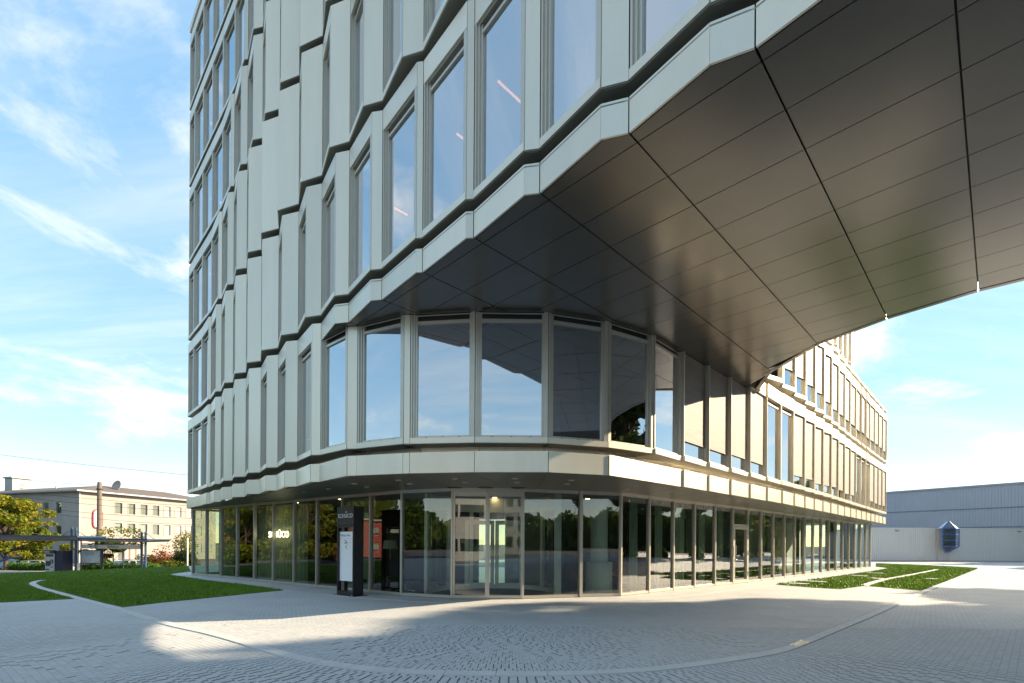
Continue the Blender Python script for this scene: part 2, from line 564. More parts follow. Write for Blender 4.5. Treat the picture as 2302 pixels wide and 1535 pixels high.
# ---- wing: overlapping bays along v
NW = 22
def UW(v):
    return -6.12 + .42*min(max((v-11.1)/9, 0), 1)
def VM(m): return 11.1 + 1.46*m
def tilt(m, k):
    """how far the far jamb of a bay stands out (saw-tooth depth changes along the wing)"""
    if k == 1:
        pts = [(0, -.05), (4, -.04), (7, .12), (10, .16), (14, .05), (17, .02), (22, .08)]
    else:
        pts = [(0, .2), (9, .20), (13, .05), (16, .0), (18, .04), (22, .11)]
    for (a, x), (b, y) in zip(pts[:-1], pts[1:]):
        if a <= m <= b:
            return x + (y-x)*(m-a)/(b-a)
    return pts[-1][1]
def bay(m, k=1):
    v0, v1 = VM(m), VM(m+1)
    t = tilt(m, k)
    B = P(UW(v1)-.02, v1)
    if t <= .03:
        return P(UW(v0)+max(-t, .02), v0-.03), B, B
    return P(UW(v0)-.02, v0), P(UW(v1)-.02+t, v1-.45*min(1, t/.2)), B
noblind1 = {0, 5, 6, 15, 16, 17}
hb = [.50, .46, .44, .47, .44, .5, .4, .42, .45, .38, .43, .5, .47, .4, .44, .46, .42, .5, .48, .44, .42, .46, .5]
for m in range(0, NW):
    A, C, B = bay(m, 1)
    inside = m < 4
    zt = zt1 if inside else SZ(2)-GAP
    window(A, C, Z1, zt, blind=None if m in noblind1 else hb[m], lintel=not inside, slim=True)
    if (B-C).length > .06:
        wall_panel(C, B, Z1, zt)
    Bi, Ai = P(UW(VM(m+1))-.5, VM(m+1)), P(UW(VM(m))-.5, VM(m))
    ring = [A, C, B, Bi, Ai] if (B-C).length > .06 else [A, C, Bi, Ai]
    MB().prism(ring, Z1-.014, Z1-.002).build('underside_panel', M['panel'], bld)
    if m >= 4:
        A, C, B = bay(m, 2)
        ring = [A, C, B, Bi, Ai] if (B-C).length > .06 else [A, C, Bi, Ai]
        window(A, C, SZ(2), SZ(3)-GAP, blind=hb[(m*5) % 23]+.28, slim=True)
        if (B-C).length > .06:
            wall_panel(C, B, SZ(2), SZ(3)-GAP)
        MB().prism(ring, SZ(2)-.014, SZ(2)-.002).build('underside_panel', M['panel'], bld)
        MB().prism(ring, SZ(3), SZ(3)+SILL).build('coping_panel', M['panel'], bld)
        MB().prism(ring, SZ(3)-.014, SZ(3)-.002).build('underside_panel', M['panel'], bld)
# end wall of the wing
for k in (1, 2):
    wall_panel(P(UW(43), VM(NW)+.02), P(-18, VM(NW)+.02), SZ(k), SZ(k+1)-GAP)
# terrace railing on the wing roof
rl = MB()
rl.box(0, 25.5, 0, .05, SZ(3)+.93, SZ(3)+.98, fr=(P(-6.45, 17.5), Vector((S2, S2)), Vector((-S2, S2))))
rail = rl.build('terrace_railing', M['frame'], bld)
for q in range(18):
    fr = (P(-6.45, 17.5+q*1.46), Vector((S2, S2)), Vector((-S2, S2)))
    MB().box(.03, 1.43, .015, .03, SZ(3)+.16, SZ(3)+.92, fr=fr).build('infill_pane', M['railglass'] if 'railglass' in M else M['frame'], rail)
    MB().box(-.02, .02, 0, .05, SZ(3)+.12, SZ(3)+.93, fr=fr).build('post', M['frame'], rail)
# set-back upper storeys behind the terrace
for k in (3, 4, 5):
    for m in range(8, NW):
        v0, v1 = VM(m), VM(m+1)
        A, C, B = P(-7.50, v0-.05), P(-7.72, v0+.78), P(-7.66, v1)
        window(A, C, SZ(k), SZ(k+1)-GAP, blind=(1.9 if (m+k) % 3 else None))
        wall_panel(C, B, SZ(k), SZ(k+1)-GAP)
        Ai, Bi = plan_inside(A, B, .4)
        MB().prism([A, C, B, Bi, Ai], SZ(k)-.014, SZ(k)-.002).build('underside_panel', M['panel'], bld)

# ---- canopy over the ground floor
ZC0, ZC1 = 3.12, 3.58
can = []            # front edge points, left to right
for j in range(-1, 10):
    if j >= 0:
        C, w = Cp(j, 1)
        if w > .05:
            can.append(C)
    can.append(Bp(j))
can += [survey(782, 1069.5, ZC0), survey(803, 1069, ZC0), survey(907, 1064.5, ZC0), survey(922, 1064, ZC0), survey(1067, 1061.5, ZC0), survey(1232, 1061.5, ZC0), survey(1366, 1068.5, ZC0)]
for a_, b_ in zip(can[:-1], can[1:]):
    fr, L = frame_of(a_, b_)
    if L > .05:
        MB().box(.004, L-.004, -.03, .09, ZC0, ZC1, fr=fr).build('canopy_panel', M['panel'], bld)
for m in range(0, NW):
    A, B = P(UW(VM(m))+.0, VM(m)-.02), P(UW(VM(m+1))-.02, VM(m+1))
    if m == 0: A = can[-1]
    fr, L = frame_of(A, B)
    o_, a_, i_ = fr
    MB().prism([o_-i_*.055+a_*.004, o_-i_*.02+a_*(L-.004), o_+i_*.09+a_*(L-.004), o_+i_*.09+a_*.004], ZC0, ZC1).build('canopy_panel', M['panel'], bld)
# recessed back strip between canopy and storey 1
strip = [P(-26.3, VF+.45)] + [P(UJ(j), VF+.45) for j in range(0, 10)] + [b10+Vector((.2, .42)), b11+Vector((.18, .42)), q0+Vector((.08, .42)), q1+Vector((-.06, .42)), q2+Vector((-.22, .38))] + [P(UW(VM(m))-.42, VM(m)) for m in range(1, NW+1)]
for a_, b_ in zip(strip[:-1], strip[1:]):
    fr, L = frame_of(a_, b_)
    MB().box(.006, L-.006, 0, .08, ZC1-.03, Z1+.02, fr=fr).build('recess_panel', M['panel'], bld)

# ---- ground-floor glazing
gl_px = [(432, 1292), (451, 1293.5), (483, 1296.8), (519, 1300.6), (559, 1304.4), (601, 1309.2), (649, 1314.3), (701, 1320.2), (759, 1325.6), (822, 1331.6), (902, 1339.6)]
gpl = [P(-26.8 + (26.8-12.45)*i/10, 5.56 + (7.84-5.56)*i/10) for i in range(11)]
e0 = survey(1017, 1345.5, 0); e1 = survey(1095, 1346.5, 0); e2 = survey(1175, 1346.5, 0); e3 = survey(1302, 1342.5, 0)
right = [e3+Vector((.07, .05))] + [P(-8.03, 12.68), P(-7.9, 14.12), P(-7.82, 15.6), P(-7.74, 17.05), P(-7.6, 18.5), P(-7.48, 19.93)]
vv = 19.93
while len(right) < 23:
    vv += 1.44
    right.append(P(-7.48 + .95*(vv-19.93)/23, vv))
ZG = 3.08
def glazed_bay(A, B, door=False, name='glazing_bay'):
    fr, L = frame_of(A, B)
    m = MB()
    m.box(-.03, .03, -.02, .11, .012, ZG+.03, fr=fr)
    m.box(.03, L-.03, -.005, .1, .012, .09, fr=fr)
    m.box(.03, L-.03, -.005, .1, ZG-.06, ZG+.03, fr=fr)
    if door:
        m.box(.03, L-.03, -.01, .1, 2.32, 2.40, fr=fr)
    b = m.build(name, M['frame'], bld)
    o, a, i = fr
    p = lambda x, y: o + a*x + i*y
    def pane(x0, x1, z0, z1, par):
        MB().quad((*p(x0, .045), z0), (*p(x1, .045), z0), (*p(x1, .045), z1), (*p(x0, .045), z1)).build('pane', M['gglass'], par)
    if door:
        d = MB()
        for x0, x1, z0, z1 in ((.04, .13, .03, 2.31), (L-.13, L-.04, .03, 2.31), (.13, L-.13, .03, .15), (.13, L-.13, 2.2, 2.31)):
            d.box(x0, x1, -.02, .07, z0, z1, fr=fr)
        d.tube((*p(.085, -.07), .98), (*p(.22, -.07), .98), .012)
        d.tube((*p(.085, -.02), .98), (*p(.085, -.07), .98), .012)
        d.tube((*p(.085, -.075), 1.15), (*p(.085, -.075), 1.55), .014)
        for zz in (.3, 1.15, 2.0):
            d.box(L-.05, L-.02, -.05, -.02, zz, zz+.18, fr=fr)
        dd = d.build('door', M['frame'], bld)
        pane(.13, L-.13, .15, 2.2, dd)
        pane(.03, L-.03, 2.40, ZG-.06, b)
    else:
        pane(.03, L-.03, .09, ZG-.06, b)
    return b
for a_, b_ in zip(gpl[:-1], gpl[1:]):
    glazed_bay(a_, b_)
glazed_bay(gpl[-1], e0)
glazed_bay(e2, e3)
for a_, b_ in ((e0, e1), (e1, e2)):
    fr, L = frame_of(a_, b_)
    m = MB()
    for x0, x1, z0, z1 in ((.0, .06, .012, 2.98), (L-.06, L, .012, 2.98), (.06, L-.06, .012, .1), (.06, L-.06, 2.88, 2.98)):
        m.box(x0, x1, .0, .07, z0, z1, fr=fr)
    m.box(-.02, L+.02, -.02, .1, 2.98, ZG+.03, fr=fr)
    d = m.build('sliding_door', M['frame'], bld)
    o, a, i = fr
    p = lambda x, y: o + a*x + i*y
    MB().quad((*p(.06, .035), .1), (*p(L-.06, .035), .1), (*p(L-.06, .035), 2.88), (*p(.06, .035), 2.88)).build('pane', M['gglass'], d)
for a_, b_, dr in [(right[i], right[i+1], i == 6) for i in range(len(right)-1)]:
    glazed_bay(a_, b_, dr)
fr, L = frame_of(right[-2], right[-1])
MB().box(L-.03, L+.03, -.02, .11, .012, ZG+.03, fr=fr).build('mullion', M['frame'], bld)
fr, L = frame_of(e2, e3)
MB().box(L-.0, L+.09, -.03, .12, .012, ZG+.03, fr=fr).build('mullion', M['frame'], bld)
fr, L = frame_of(e0, e1)
MB().box(-.05, -.005, -.03, .1, .012, ZG+.03, fr=fr).build('mullion', M['frame'], bld)
# left end return of the glazing
glazed_bay(P(-27.0, 6.9), gpl[0])

# ---- canopy soffit panels (glass line -> canopy edge)
jb = [Bp(j) for j in range(0, 10)] + [can[-6], can[-4], can[-3], can[-2], can[-1]]
gb = gpl[:10] + [gpl[10], e0, (e1+e2)/2 + Vector((0, 0)), e2 + Vector((.35, 0)), right[0]]
jb2 = [Bp(-1)] + jb + [P(UW(VM(m))-.02, VM(m)) for m in range(1, NW+1)]
gb2 = [P(-27.0, 6.2)] + gb
for m in range(1, NW+1):
    gb2.append(P(-7.48 + .95*(VM(m)+1.2-19.93)/23 if VM(m) > 18 else -8.05+.4*(VM(m)-11)/8, VM(m)+1.2))
for i in range(len(jb2)-1):
    g = .006
    poly = [jb2[i], jb2[i+1], gb2[i+1], gb2[i]]
    c = sum(poly, Vector((0, 0)))/4
    poly = [p_ + (c-p_).normalized()*.012 for p_ in poly]
    # extend inward a little above the glazing
    MB().prism(poly, ZC0-.012, ZC0+.012).build('canopy_soffit_panel', M['canopyceil'], bld)
# downlights
for i in range(6, 26):
    for t in ((.38,) if i < 10 or i > 16 else (.3, .55)):
        a_ = jb2[i]*(1-t)+gb2[i]*t; b_ = jb2[i+1]*(1-t)+gb2[i+1]*t
        c = (a_+b_)/2
        MB().lathe([(.0, -.004), (.055, -.004), (.075, -.012), (.08, 0), (.08, .01)], (c.x, c.y, ZC0-.012), 14).build('downlight', M['slab'], bld)
# smoke/air curtain slots above the door
for px in (1022, 1092, 1165):
    c = survey(px, 1095, ZC0)
    MB().lathe([(0, -.01), (.19, -.01), (.21, 0), (.21, .01)], (c.x, c.y, ZC0-.014), 18).build('ceiling_sensor', M['dark'], bld)

# ---- bridge soffit
EDGE = [(-5.72, 17.6), (-5.68, 17.3), (-4.84, 15.85), (-3.34, 14.55), (-1.83, 13.99), (-.32, 13.76), (1.19, 13.85), (2.70, 14.2), (4.2, 14.7), (5.7, 15.2), (22, 16.0)]
def vedge(u):
    for (u0, v0), (u1, v1) in zip(EDGE[:-1], EDGE[1:]):
        if u0 <= u <= u1:
            return v0 + (v1-v0)*(u-u0)/(u1-u0)
    return EDGE[0][1] if u < EDGE[0][0] else EDGE[-1][1]
V0, DV = 5.60, .82
joints = [UJ(j) for j in range(9, NJ+1)]
for j in range(10, NJ+1):
    # edge strip along the sawtooth fascia
    A, B = Bp(j-1), Bp(j); C, w = Cp(j, 2)
    ins = Vector((S2, S2))*.10
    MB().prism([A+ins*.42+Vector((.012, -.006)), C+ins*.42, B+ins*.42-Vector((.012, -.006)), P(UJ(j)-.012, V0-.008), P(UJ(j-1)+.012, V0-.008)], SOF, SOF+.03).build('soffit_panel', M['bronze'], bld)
for j in range(7, NJ+1):
    u0, u1 = UJ(j-1)+.010, UJ(j)-.010
    vlo = V0 if j >= 10 else V0 + DV*0
    for r in range(0, 15):
        va, vb = vlo + r*DV + .006, vlo + (r+1)*DV - .006
        ea, eb = vedge(u0)-.13, vedge(u1)-.13
        if va >= max(ea, eb):
            continue
        if u1 < -7.4 and va > 13: continue
        poly = [(u0, va), (u1, va)]
        hi = []
        t1, t0 = min(vb, eb), min(vb, ea)
        if t1 <= va: # clip
            um = u0 + (u1-u0)*(ea-va)/(ea-eb) if ea != eb else u1
            poly = [(u0, va), (um, va), (u0, t0)]
        elif t0 <= va:
            um = u0 + (u1-u0)*(va-ea)/(eb-ea)
            poly = [(um, va), (u1, va), (u1, t1)]
        else:
            poly = [(u0, va), (u1, va), (u1, t1)]
            if (ea-vb)*(eb-vb) < 0:
                um = u0 + (u1-u0)*(vb-ea)/(eb-ea)
                poly.append((um, vb))
            poly.append((u0, t0))
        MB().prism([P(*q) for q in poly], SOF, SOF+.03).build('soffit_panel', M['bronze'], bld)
# curved edge profile of the bridge
for (u0, v0), (u1, v1) in zip(EDGE[:-1], EDGE[1:]):
    a_, b_ = P(u0, v0), P(u1, v1)
    fr, L = frame_of(b_, a_)
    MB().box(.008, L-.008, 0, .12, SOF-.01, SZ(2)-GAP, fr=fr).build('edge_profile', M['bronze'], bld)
    for k in range(2, 7):
        MB().box(.008, L-.008, .12, .3, SZ(k), SZ(k+1)-GAP, fr=fr).build('wall_panel', M['panel'], bld)
# backing above the soffit, storey slabs, core
foot = [P(-26.75, VF+.46), P(22, VF+.46), P(22, 15.6), P(5.7, 14.85), P(2.7, 13.85), P(-.32, 13.4), P(-1.83, 13.6), P(-3.34, 14.15), P(-4.84, 15.4), P(-6.2, 17), P(-6.6, 22), P(-26.35, 22)]
MB().prism([P(-14.5, 5.95), P(22, 5.95), P(22, 15.5), P(5.7, 14.85), P(2.7, 13.85), P(-.32, 13.4), P(-1.83, 13.6), P(-3.34, 14.15), P(-4.84, 15.4), P(-6.0, 17.2), P(-14.5, 17.2)], SOF+.06, SOF+.10).build('soffit_backing', M['dark'], bld)
for k in range(2, 8):
    MB().prism(foot, SZ(k)-.24, SZ(k)+.02).build('floor_slab', M['slab'] if False else M['underside'], bld)
for k in range(2, 7):
    MB().prism([P(-22, 12), P(18, 12), P(18, 12.2), P(-22, 12.2)], SZ(k)+.02, SZ(k+1)-.24).build('interior_wall', M['inwall'], bld)
    for t in range(4, NJ, 4):
        MB().prism([P(UJ(t)-.05, VF+1.4), P(UJ(t)+.05, VF+1.4), P(UJ(t)+.05, 12), P(UJ(t)-.05, 12)], SZ(k)+.02, SZ(k+1)-.24).build('interior_wall', M['inwall'], bld)
# storey 1 floor (follows the rounded corner), wing slabs
f1 = [P(-26.35, VF+.5)] + [P(UJ(j), VF+.5) for j in range(0, 10)] + [b10+Vector((.2, .45)), b11+Vector((.18, .45)), q0+Vector((.08, .45)), q1+Vector((-.06, .45)), q2+Vector((-.22, .42))] + [P(UW(VM(m))-.46, VM(m)) for m in range(1, NW+1)] + [P(-20, VM(NW)), P(-20, 22), P(-26.35, 22)]
MB().prism(f1, Z1-.2, Z1+.03).build('floor_slab', M['underside'], bld)
wf = [P(-6.6, 17), P(-6.3, VM(NW)-.1), P(-20, VM(NW)-.1), P(-20, 17)]
MB().prism(wf, SZ(2)-.2, SZ(2)+.02).build('floor_slab', M['underside'], bld)
MB().prism(wf, SZ(3)-.2, SZ(3)+.08).build('roof_slab', M['slab'], bld)
for k in (4, 5, 6):
    MB().prism([P(-8.0, 17), P(-8.0, VM(NW)-.1), P(-20, VM(NW)-.1), P(-20, 17)], SZ(k)-.2, SZ(k)+.02).build('floor_slab', M['underside'], bld)
# interior partitions of storey 1 and wing
for poly, k in (([P(-24, 11), P(-13, 11), P(-13, 11.2), P(-24, 11.2)], 1), ([P(-13, 11), P(-11.2, 13.5), P(-11.0, 13.4), P(-12.8, 10.9)], 1), ([P(-11.2, 13.4), P(-11.2, 42), P(-11, 42), P(-11, 13.4)], 1), ([P(-11.2, 18), P(-11.2, 42), P(-11, 42), P(-11, 18)], 2), ([P(-11.2, 18), P(-11.2, 42), P(-11, 42), P(-11, 18)], 3), ([P(-11.2, 18), P(-11.2, 42), P(-11, 42), P(-11, 18)], 4), ([P(-11.2, 18), P(-11.2, 42), P(-11, 42), P(-11, 18)], 5)):
    MB().prism(poly, SZ(k)+.03, SZ(k+1)-.3).build('interior_wall', M['inwall'], bld)
# tower left end and roof edge
for k in range(1, 7):
    wall_panel(P(-27.06, 20), P(-27.02, VF+.03), SZ(k), SZ(k+1)-GAP)
for j in range(0, NJ+1):
    fr, L = frame_of(Bp(j-1), Bp(j))
    MB().box(.006, L-.006, -.02, .4, SZ(7), SZ(7)+.3, fr=fr).build('parapet_panel', M['panel'], bld)
# linear lamps seen in the rooms
for (j, k, d) in ((10, 2, 1.0), (12, 2, 1.2), (13, 2, 1.0), (13, 2, 2.6), (14, 2, 1.3), (10, 3, 1.1), (11, 3, 1.1), (8, 3, 1.0), (15, 2, 3.0)):
    u = UJ(j)-.5
    MB().prism([P(u, VF+d), P(u+.03, VF+d), P(u+.03, VF+d+.9), P(u, VF+d+.9)], SZ(k+1)-.62, SZ(k+1)-.585).build('ceiling_lamp', M['lamp'], bld)
# ---- ground-floor interior
gin = [gpl[0]+Vector((.2, .3))] + [g+Vector((.1, .16)) for g in gpl[1:]] + [e0+Vector((0, .14)), e1+Vector((0, .14)), e2+Vector((0, .14)), e3+Vector((-.1, .12))] + [r+Vector((-.12, .12)) for r in right]
gpoly = gin + [P(-19, 43), P(-19, 24), P(-26.5, 20)]
MB().prism(gpoly, .004, .016).build('interior_floor', mat('dark_stone_floor', (.11, .105, .10), (.085, .08, .078), 2, .22), bld)
MB().prism(gpoly, 3.12, 3.16).build('interior_ceiling', mat('ceiling_board', (.62, .63, .6), (.58, .59, .56), 1, .7), bld)
MB().prism([P(-25.5, 11.2), P(-14.2, 12.2), P(-14.2, 12.4), P(-25.5, 11.4)], .016, 3.12).build('interior_wall', mat('walnut_wall', (.10, .055, .03), (.07, .04, .022), 3, .4, stretch=(1, 1, 8)), bld)
MB().prism([P(-14.2, 13.8), P(-11.8, 16.5), P(-11.6, 16.3), P(-14.0, 13.6)], .016, 3.12).build('interior_wall', M['inwall'], bld)
MB().prism([P(-11.6, 16.3), P(-11.0, 43), P(-10.8, 43), P(-11.4, 16.2)], .016, 3.12).build('interior_wall', M['inwall'], bld)
MB().prism([P(-25.6, 6.4), P(-25.6, 11.3), P(-25.75, 11.3), P(-25.75, 6.4)], .016, 3.12).build('interior_wall', bpy.data.materials['walnut_wall'], bld)
# dark batten screen
sc_ = MB()
fr = (P(-9.9, 14.2), Vector((S2, S2)), Vector((-S2, S2)))
sc_.box(0, 6.8, .1, .14, .02, 2.75, fr=fr)
bs = sc_.build('batten_screen', M['indark'], bld)
for q in range(56):
    MB().box(q*.12+.02, q*.12+.075, 0, .1, .02, 2.75, fr=fr).build('batten', M['indark'], bs)
cm = mat('curtain_fabric', (.30, .34, .27), (.24, .28, .22), 8, .85)
def curtain(A, B, off, name='curtain', amp=.05, mt=None, z1=3.05):
    fr, L = frame_of(A, B)
    o, a, i = fr
    n = int(L/.028)
    v = []; f = []
    for q in range(n+1):
        x = L*q/n
        y = off + amp*math.sin(q*.75 + math.sin(q*.13)*1.3)
        p_ = o+a*x+i*y
        v += [(p_.x, p_.y, .03), (p_.x, p_.y, z1)]
    for q in range(n):
        f.append((2*q, 2*q+2, 2*q+3, 2*q+1))
    b = MB(); b.v = v; b.f = f; b.mi = [0]*len(f)
    return b.build(name, mt or cm, bld, smooth=True)
curtain(gpl[1], gpl[2], .55); curtain(gpl[3]*.6+gpl[4]*.4, gpl[6], .6)
curtain(gpl[7]*.3+gpl[8]*.7, gpl[9]*.7+gpl[8]*.3, .5)
curtain(right[9], right[10]*.6+right[9]*.4, .55); curtain(right[12], right[12]*.4+right[13]*.6, .5); curtain(right[16], right[17], .5); curtain(right[18]*.5+right[19]*.5, right[20], .5)
cw_ = mat('white_sheer', (.62, .64, .62), (.55, .57, .55), 8, .85)
for j, k in ((15, 2), (14, 3), (11, 3), (5, 2), (7, 1)):
    c_ = curtain(Bp(j-1), Cp(j, k)[0], .45, amp=.06, mt=cw_, z1=2.7)
    c_.location.z = SZ(k)+.1
sheer = mat('pale_green_sheer', (.50, .56, .48), (.42, .48, .41), 8, .85)
for i_ in range(1, 21):
    if i_ != 6:
        curtain(right[i_]*.42+right[i_+1]*.58 if i_ % 3 else right[i_]*.6+right[i_+1]*.4, right[i_+1]*.9+right[i_]*.1, .34, amp=.035, mt=sheer)
# entrance lobby: curved inner screen with white frames, double door, mat
cen = (e1+e2)/2 + Vector((-.4, 0))
lob = []
for q in range(0, 15):
    t = math.pi*q/14
    lob.append(Vector((cen.x - 1.95*math.cos(t), cen.y + .85 + 2.2*math.sin(t)**.8)))
scr = MB()
for q, (a_, b_) in enumerate(zip(lob[:-1], lob[1:])):
    fr, L = frame_of(a_, b_)
    scr.box(0, L, 0, .07, .016, .16, fr=fr); scr.box(0, L, 0, .07, 2.62, 3.1, fr=fr)
    if q in (0, 3, 5, 9, 11):
        scr.box(0, .12, -.01, .08, .16, 2.62, fr=fr)
scr.box(lob[-1].x-.1, lob[-1].x+.1, lob[-1].y-.1, lob[-1].y+.1, .016, 3.1)
lo_ = scr.build('lobby_screen', M['white'], bld)
for q, (a_, b_) in enumerate(zip(lob[:-1], lob[1:])):
    if q in (0, 1, 2, 11, 12, 13):
        MB().quad((*a_, .16), (*b_, .16), (*b_, 2.62), (*a_, 2.62)).build('pane', M['gglass'], lo_)
for sx in (-1, 1):
    A = Vector((cen.x + (-1.02 if sx < 0 else .01), cen.y+3.0)); B = A+Vector((1.01, 0))
    fr, L = frame_of(A, B)
    d = MB()
    for x0, x1, z0, z1 in ((0, .13, .02, 2.35), (L-.13, L, .02, 2.35), (.13, L-.13, .02, .22), (.13, L-.13, 2.2, 2.35)):
        d.box(x0, x1, -.06, .0, z0, z1, fr=fr)
    xx = .07 if sx > 0 else L-.07
    d.tube((*(A+Vector((xx, -.13))), .75), (*(A+Vector((xx, -.13))), 1.7), .017)
    dd = d.build('inner_door', M['white'], bld)
    MB().quad((A.x+.13, A.y+.03, .22), (A.x+L-.13, A.y+.03, .22), (A.x+L-.13, A.y+.03, 2.2), (A.x+.13, A.y+.03, 2.2)).build('pane', M['gglass'], dd)
MB().prism([Vector((l.x*.97+cen.x*.03, l.y-.05)) for l in lob], .016, .03).build('entrance_mat', mat('mat_fibre', (.02, .02, .021), (.012, .012, .012), 60, .95), bld)

it_ = []
def cyl_curtain(c, r, z1, mt, n=40, wav=.06):
    b = MB()
    for q in range(n+1):
        t = math.pi*2*q/n
        rr = r + wav*math.cos(q*2.1)
        b.v += [(c.x+rr*math.cos(t), c.y+rr*math.sin(t), .03), (c.x+rr*math.cos(t), c.y+rr*math.sin(t), z1)]
    for q in range(n):
        b.f.append((2*q, 2*q+2, 2*q+3, 2*q+1)); b.mi.append(0)
    return b
for x_, y_ in ((-1.4, 15.2), (.3, 15.2), (-.6, 16.6), (1.2, 16.9), (-4.2, 15.6), (-6.2, 17.6), (-8.5, 19.2), (2.6, 16.8), (4.3, 17.6), (5.8, 19.2)):
    MB().lathe([(0, -.006), (.07, -.006), (.085, 0)], (x_, y_, 3.12), 14).build('ceiling_spot', M['spot'], bld)
# loose things inside, seen through the glass
c = Vector((1.75, 17.0))
tag(cyl_curtain(c, .55, 2.9, None).build('round_curtain', mat('black_curtain', (.012, .014, .014), (.02, .022, .022), 9, .6), smooth=True), 'black round curtain hanging behind the right half of the entrance', 'curtain')
cl = MB().lathe([(0, .016), (.42, .016), (.42, 1.0), (.27, 1.0), (.27, 2.95), (0, 2.95)], (2.75, 15.4, 0), 28)
tag(cl.build('column', M['white'], smooth=False), 'white round column with wide base behind the pane right of the entrance', 'column')
bench = thing('bench_sofa', 'red upholstered bench behind the pane right of the entrance', 'sofa', (4.3, 17.2, .016))
rd = mat('red_fabric', (.42, .03, .035), (.34, .025, .03), 12, .8)
MB().box(-1.0, 1.0, -.35, .35, .18, .44).build('seat', rd, bench); MB().box(-1.0, 1.0, .22, .38, .44, .9).build('backrest', rd, bench)
for sx in (-.85, .85): MB().box(sx-.04, sx+.04, -.3, .3, 0, .18).build('leg', M['dark'], bench)
lampf = thing('floor_lamp', 'floor lamp with pale drum shade behind glass beside the totem sign', 'lamp', (-4.0, 16.0, .016))
MB().tube((0, 0, .02), (0, 0, 1.5), .012).build('stem', M['frame'], lampf)
MB().lathe([(.24, 1.35), (.2, 1.62)], n=24).build('lamp_shade', mat('shade_fabric', (.5, .55, .5), (.45, .5, .45), 5, .7), lampf, smooth=True)
MB().lathe([(0, .02), (.16, .02), (.16, 0)], n=20).build('base', M['frame'], lampf)
def lounge_chair(x, y, rz, label):
    t = thing('lounge_chair', label, 'chair', (x, y, .016), rz, 'lounge chairs in the ground-floor lounge')
    fb = mat('dark_wool', (.03, .045, .06), (.02, .03, .04), 14, .9)
    b = MB()
    prof = [(-.32, .36), (.0, .33), (.3, .36), (.4, .62), (.5, 1.02)]
    for (x0, z0), (x1, z1) in zip(prof[:-1], prof[1:]):
        n = len(b.v)
        for sy in (-.33, .33):
            b.v += [(x0, sy, z0), (x1, sy, z1), (x1, sy, z1-.09), (x0, sy, z0-.09)]
        b.f += [(n, n+1, n+5, n+4), (n+3, n+7, n+6, n+2), (n, n+3, n+2, n+1), (n+4, n+5, n+6, n+7), (n, n+4, n+7, n+3), (n+1, n+2, n+6, n+5)]
        b.mi += [0]*6
    b.build('seat_shell', fb, t)
    MB().tube((0, 0, .04), (0, 0, .3), .03).build('stem', M['frame'], t)
    for q in range(4):
        a = q*math.pi/2+.6
        MB().tube((0, 0, .06), (.34*math.cos(a), .34*math.sin(a), .02), .016).build('leg', M['frame'], t)
lounge_chair(-3.4, 15.5, 2.4, 'dark lounge chair with tall back behind glass right of the totem sign')
lounge_chair(-4.9, 16.3, .6, 'dark lounge chair behind glass left of the floor lamp')
# lettering inside the left glazing
tx = text_mesh('wall_lettering', 'SCHÜCO', .34, M['signlit'], None, .01, 'CENTER', 1.1)
dirv = (gpl[5]-gpl[4]).normalized()
pp = gpl[4]*.1+gpl[5]*.9 + Vector((-dirv.y, dirv.x))*.3
tx.location = (pp.x, pp.y, 1.75); tx.rotation_euler = (R(90), 0, math.atan2(dirv.y, dirv.x))
tag(tx, 'lit white company lettering hanging behind the left glazing', 'lettering')

# ================================================================== GROUND
def gz(x, y):
    u = (x-y)*S2
    t = min(max((-u-33.5)/24.0, 0), 1)
    return -1.85*t*t*(3-2*t)
xs = [-1500, -700, -350, -200, -140] + list(range(-110, 70, 5)) + [90, 140, 220, 400, 800, 1500]
ys = [-1500, -700, -300, -150, -80, -50] + list(range(-30, 112, 5)) + [130, 180, 260, 400, 700, 1500]
g = MB()
for y in ys:
    for x in xs:
        g.v.append((x, y, gz(x, y)-.03))
for a in range(len(ys)-1):
    for b in range(len(xs)-1):
        n = a*len(xs)+b
        g.f.append((n, n+1, n+len(xs)+1, n+len(xs))); g.mi.append(0)
struct(g.build('ground', mat('asphalt', (.10, .10, .10), (.075, .075, .078), .6, .85, bump=.2, bscale=40)))

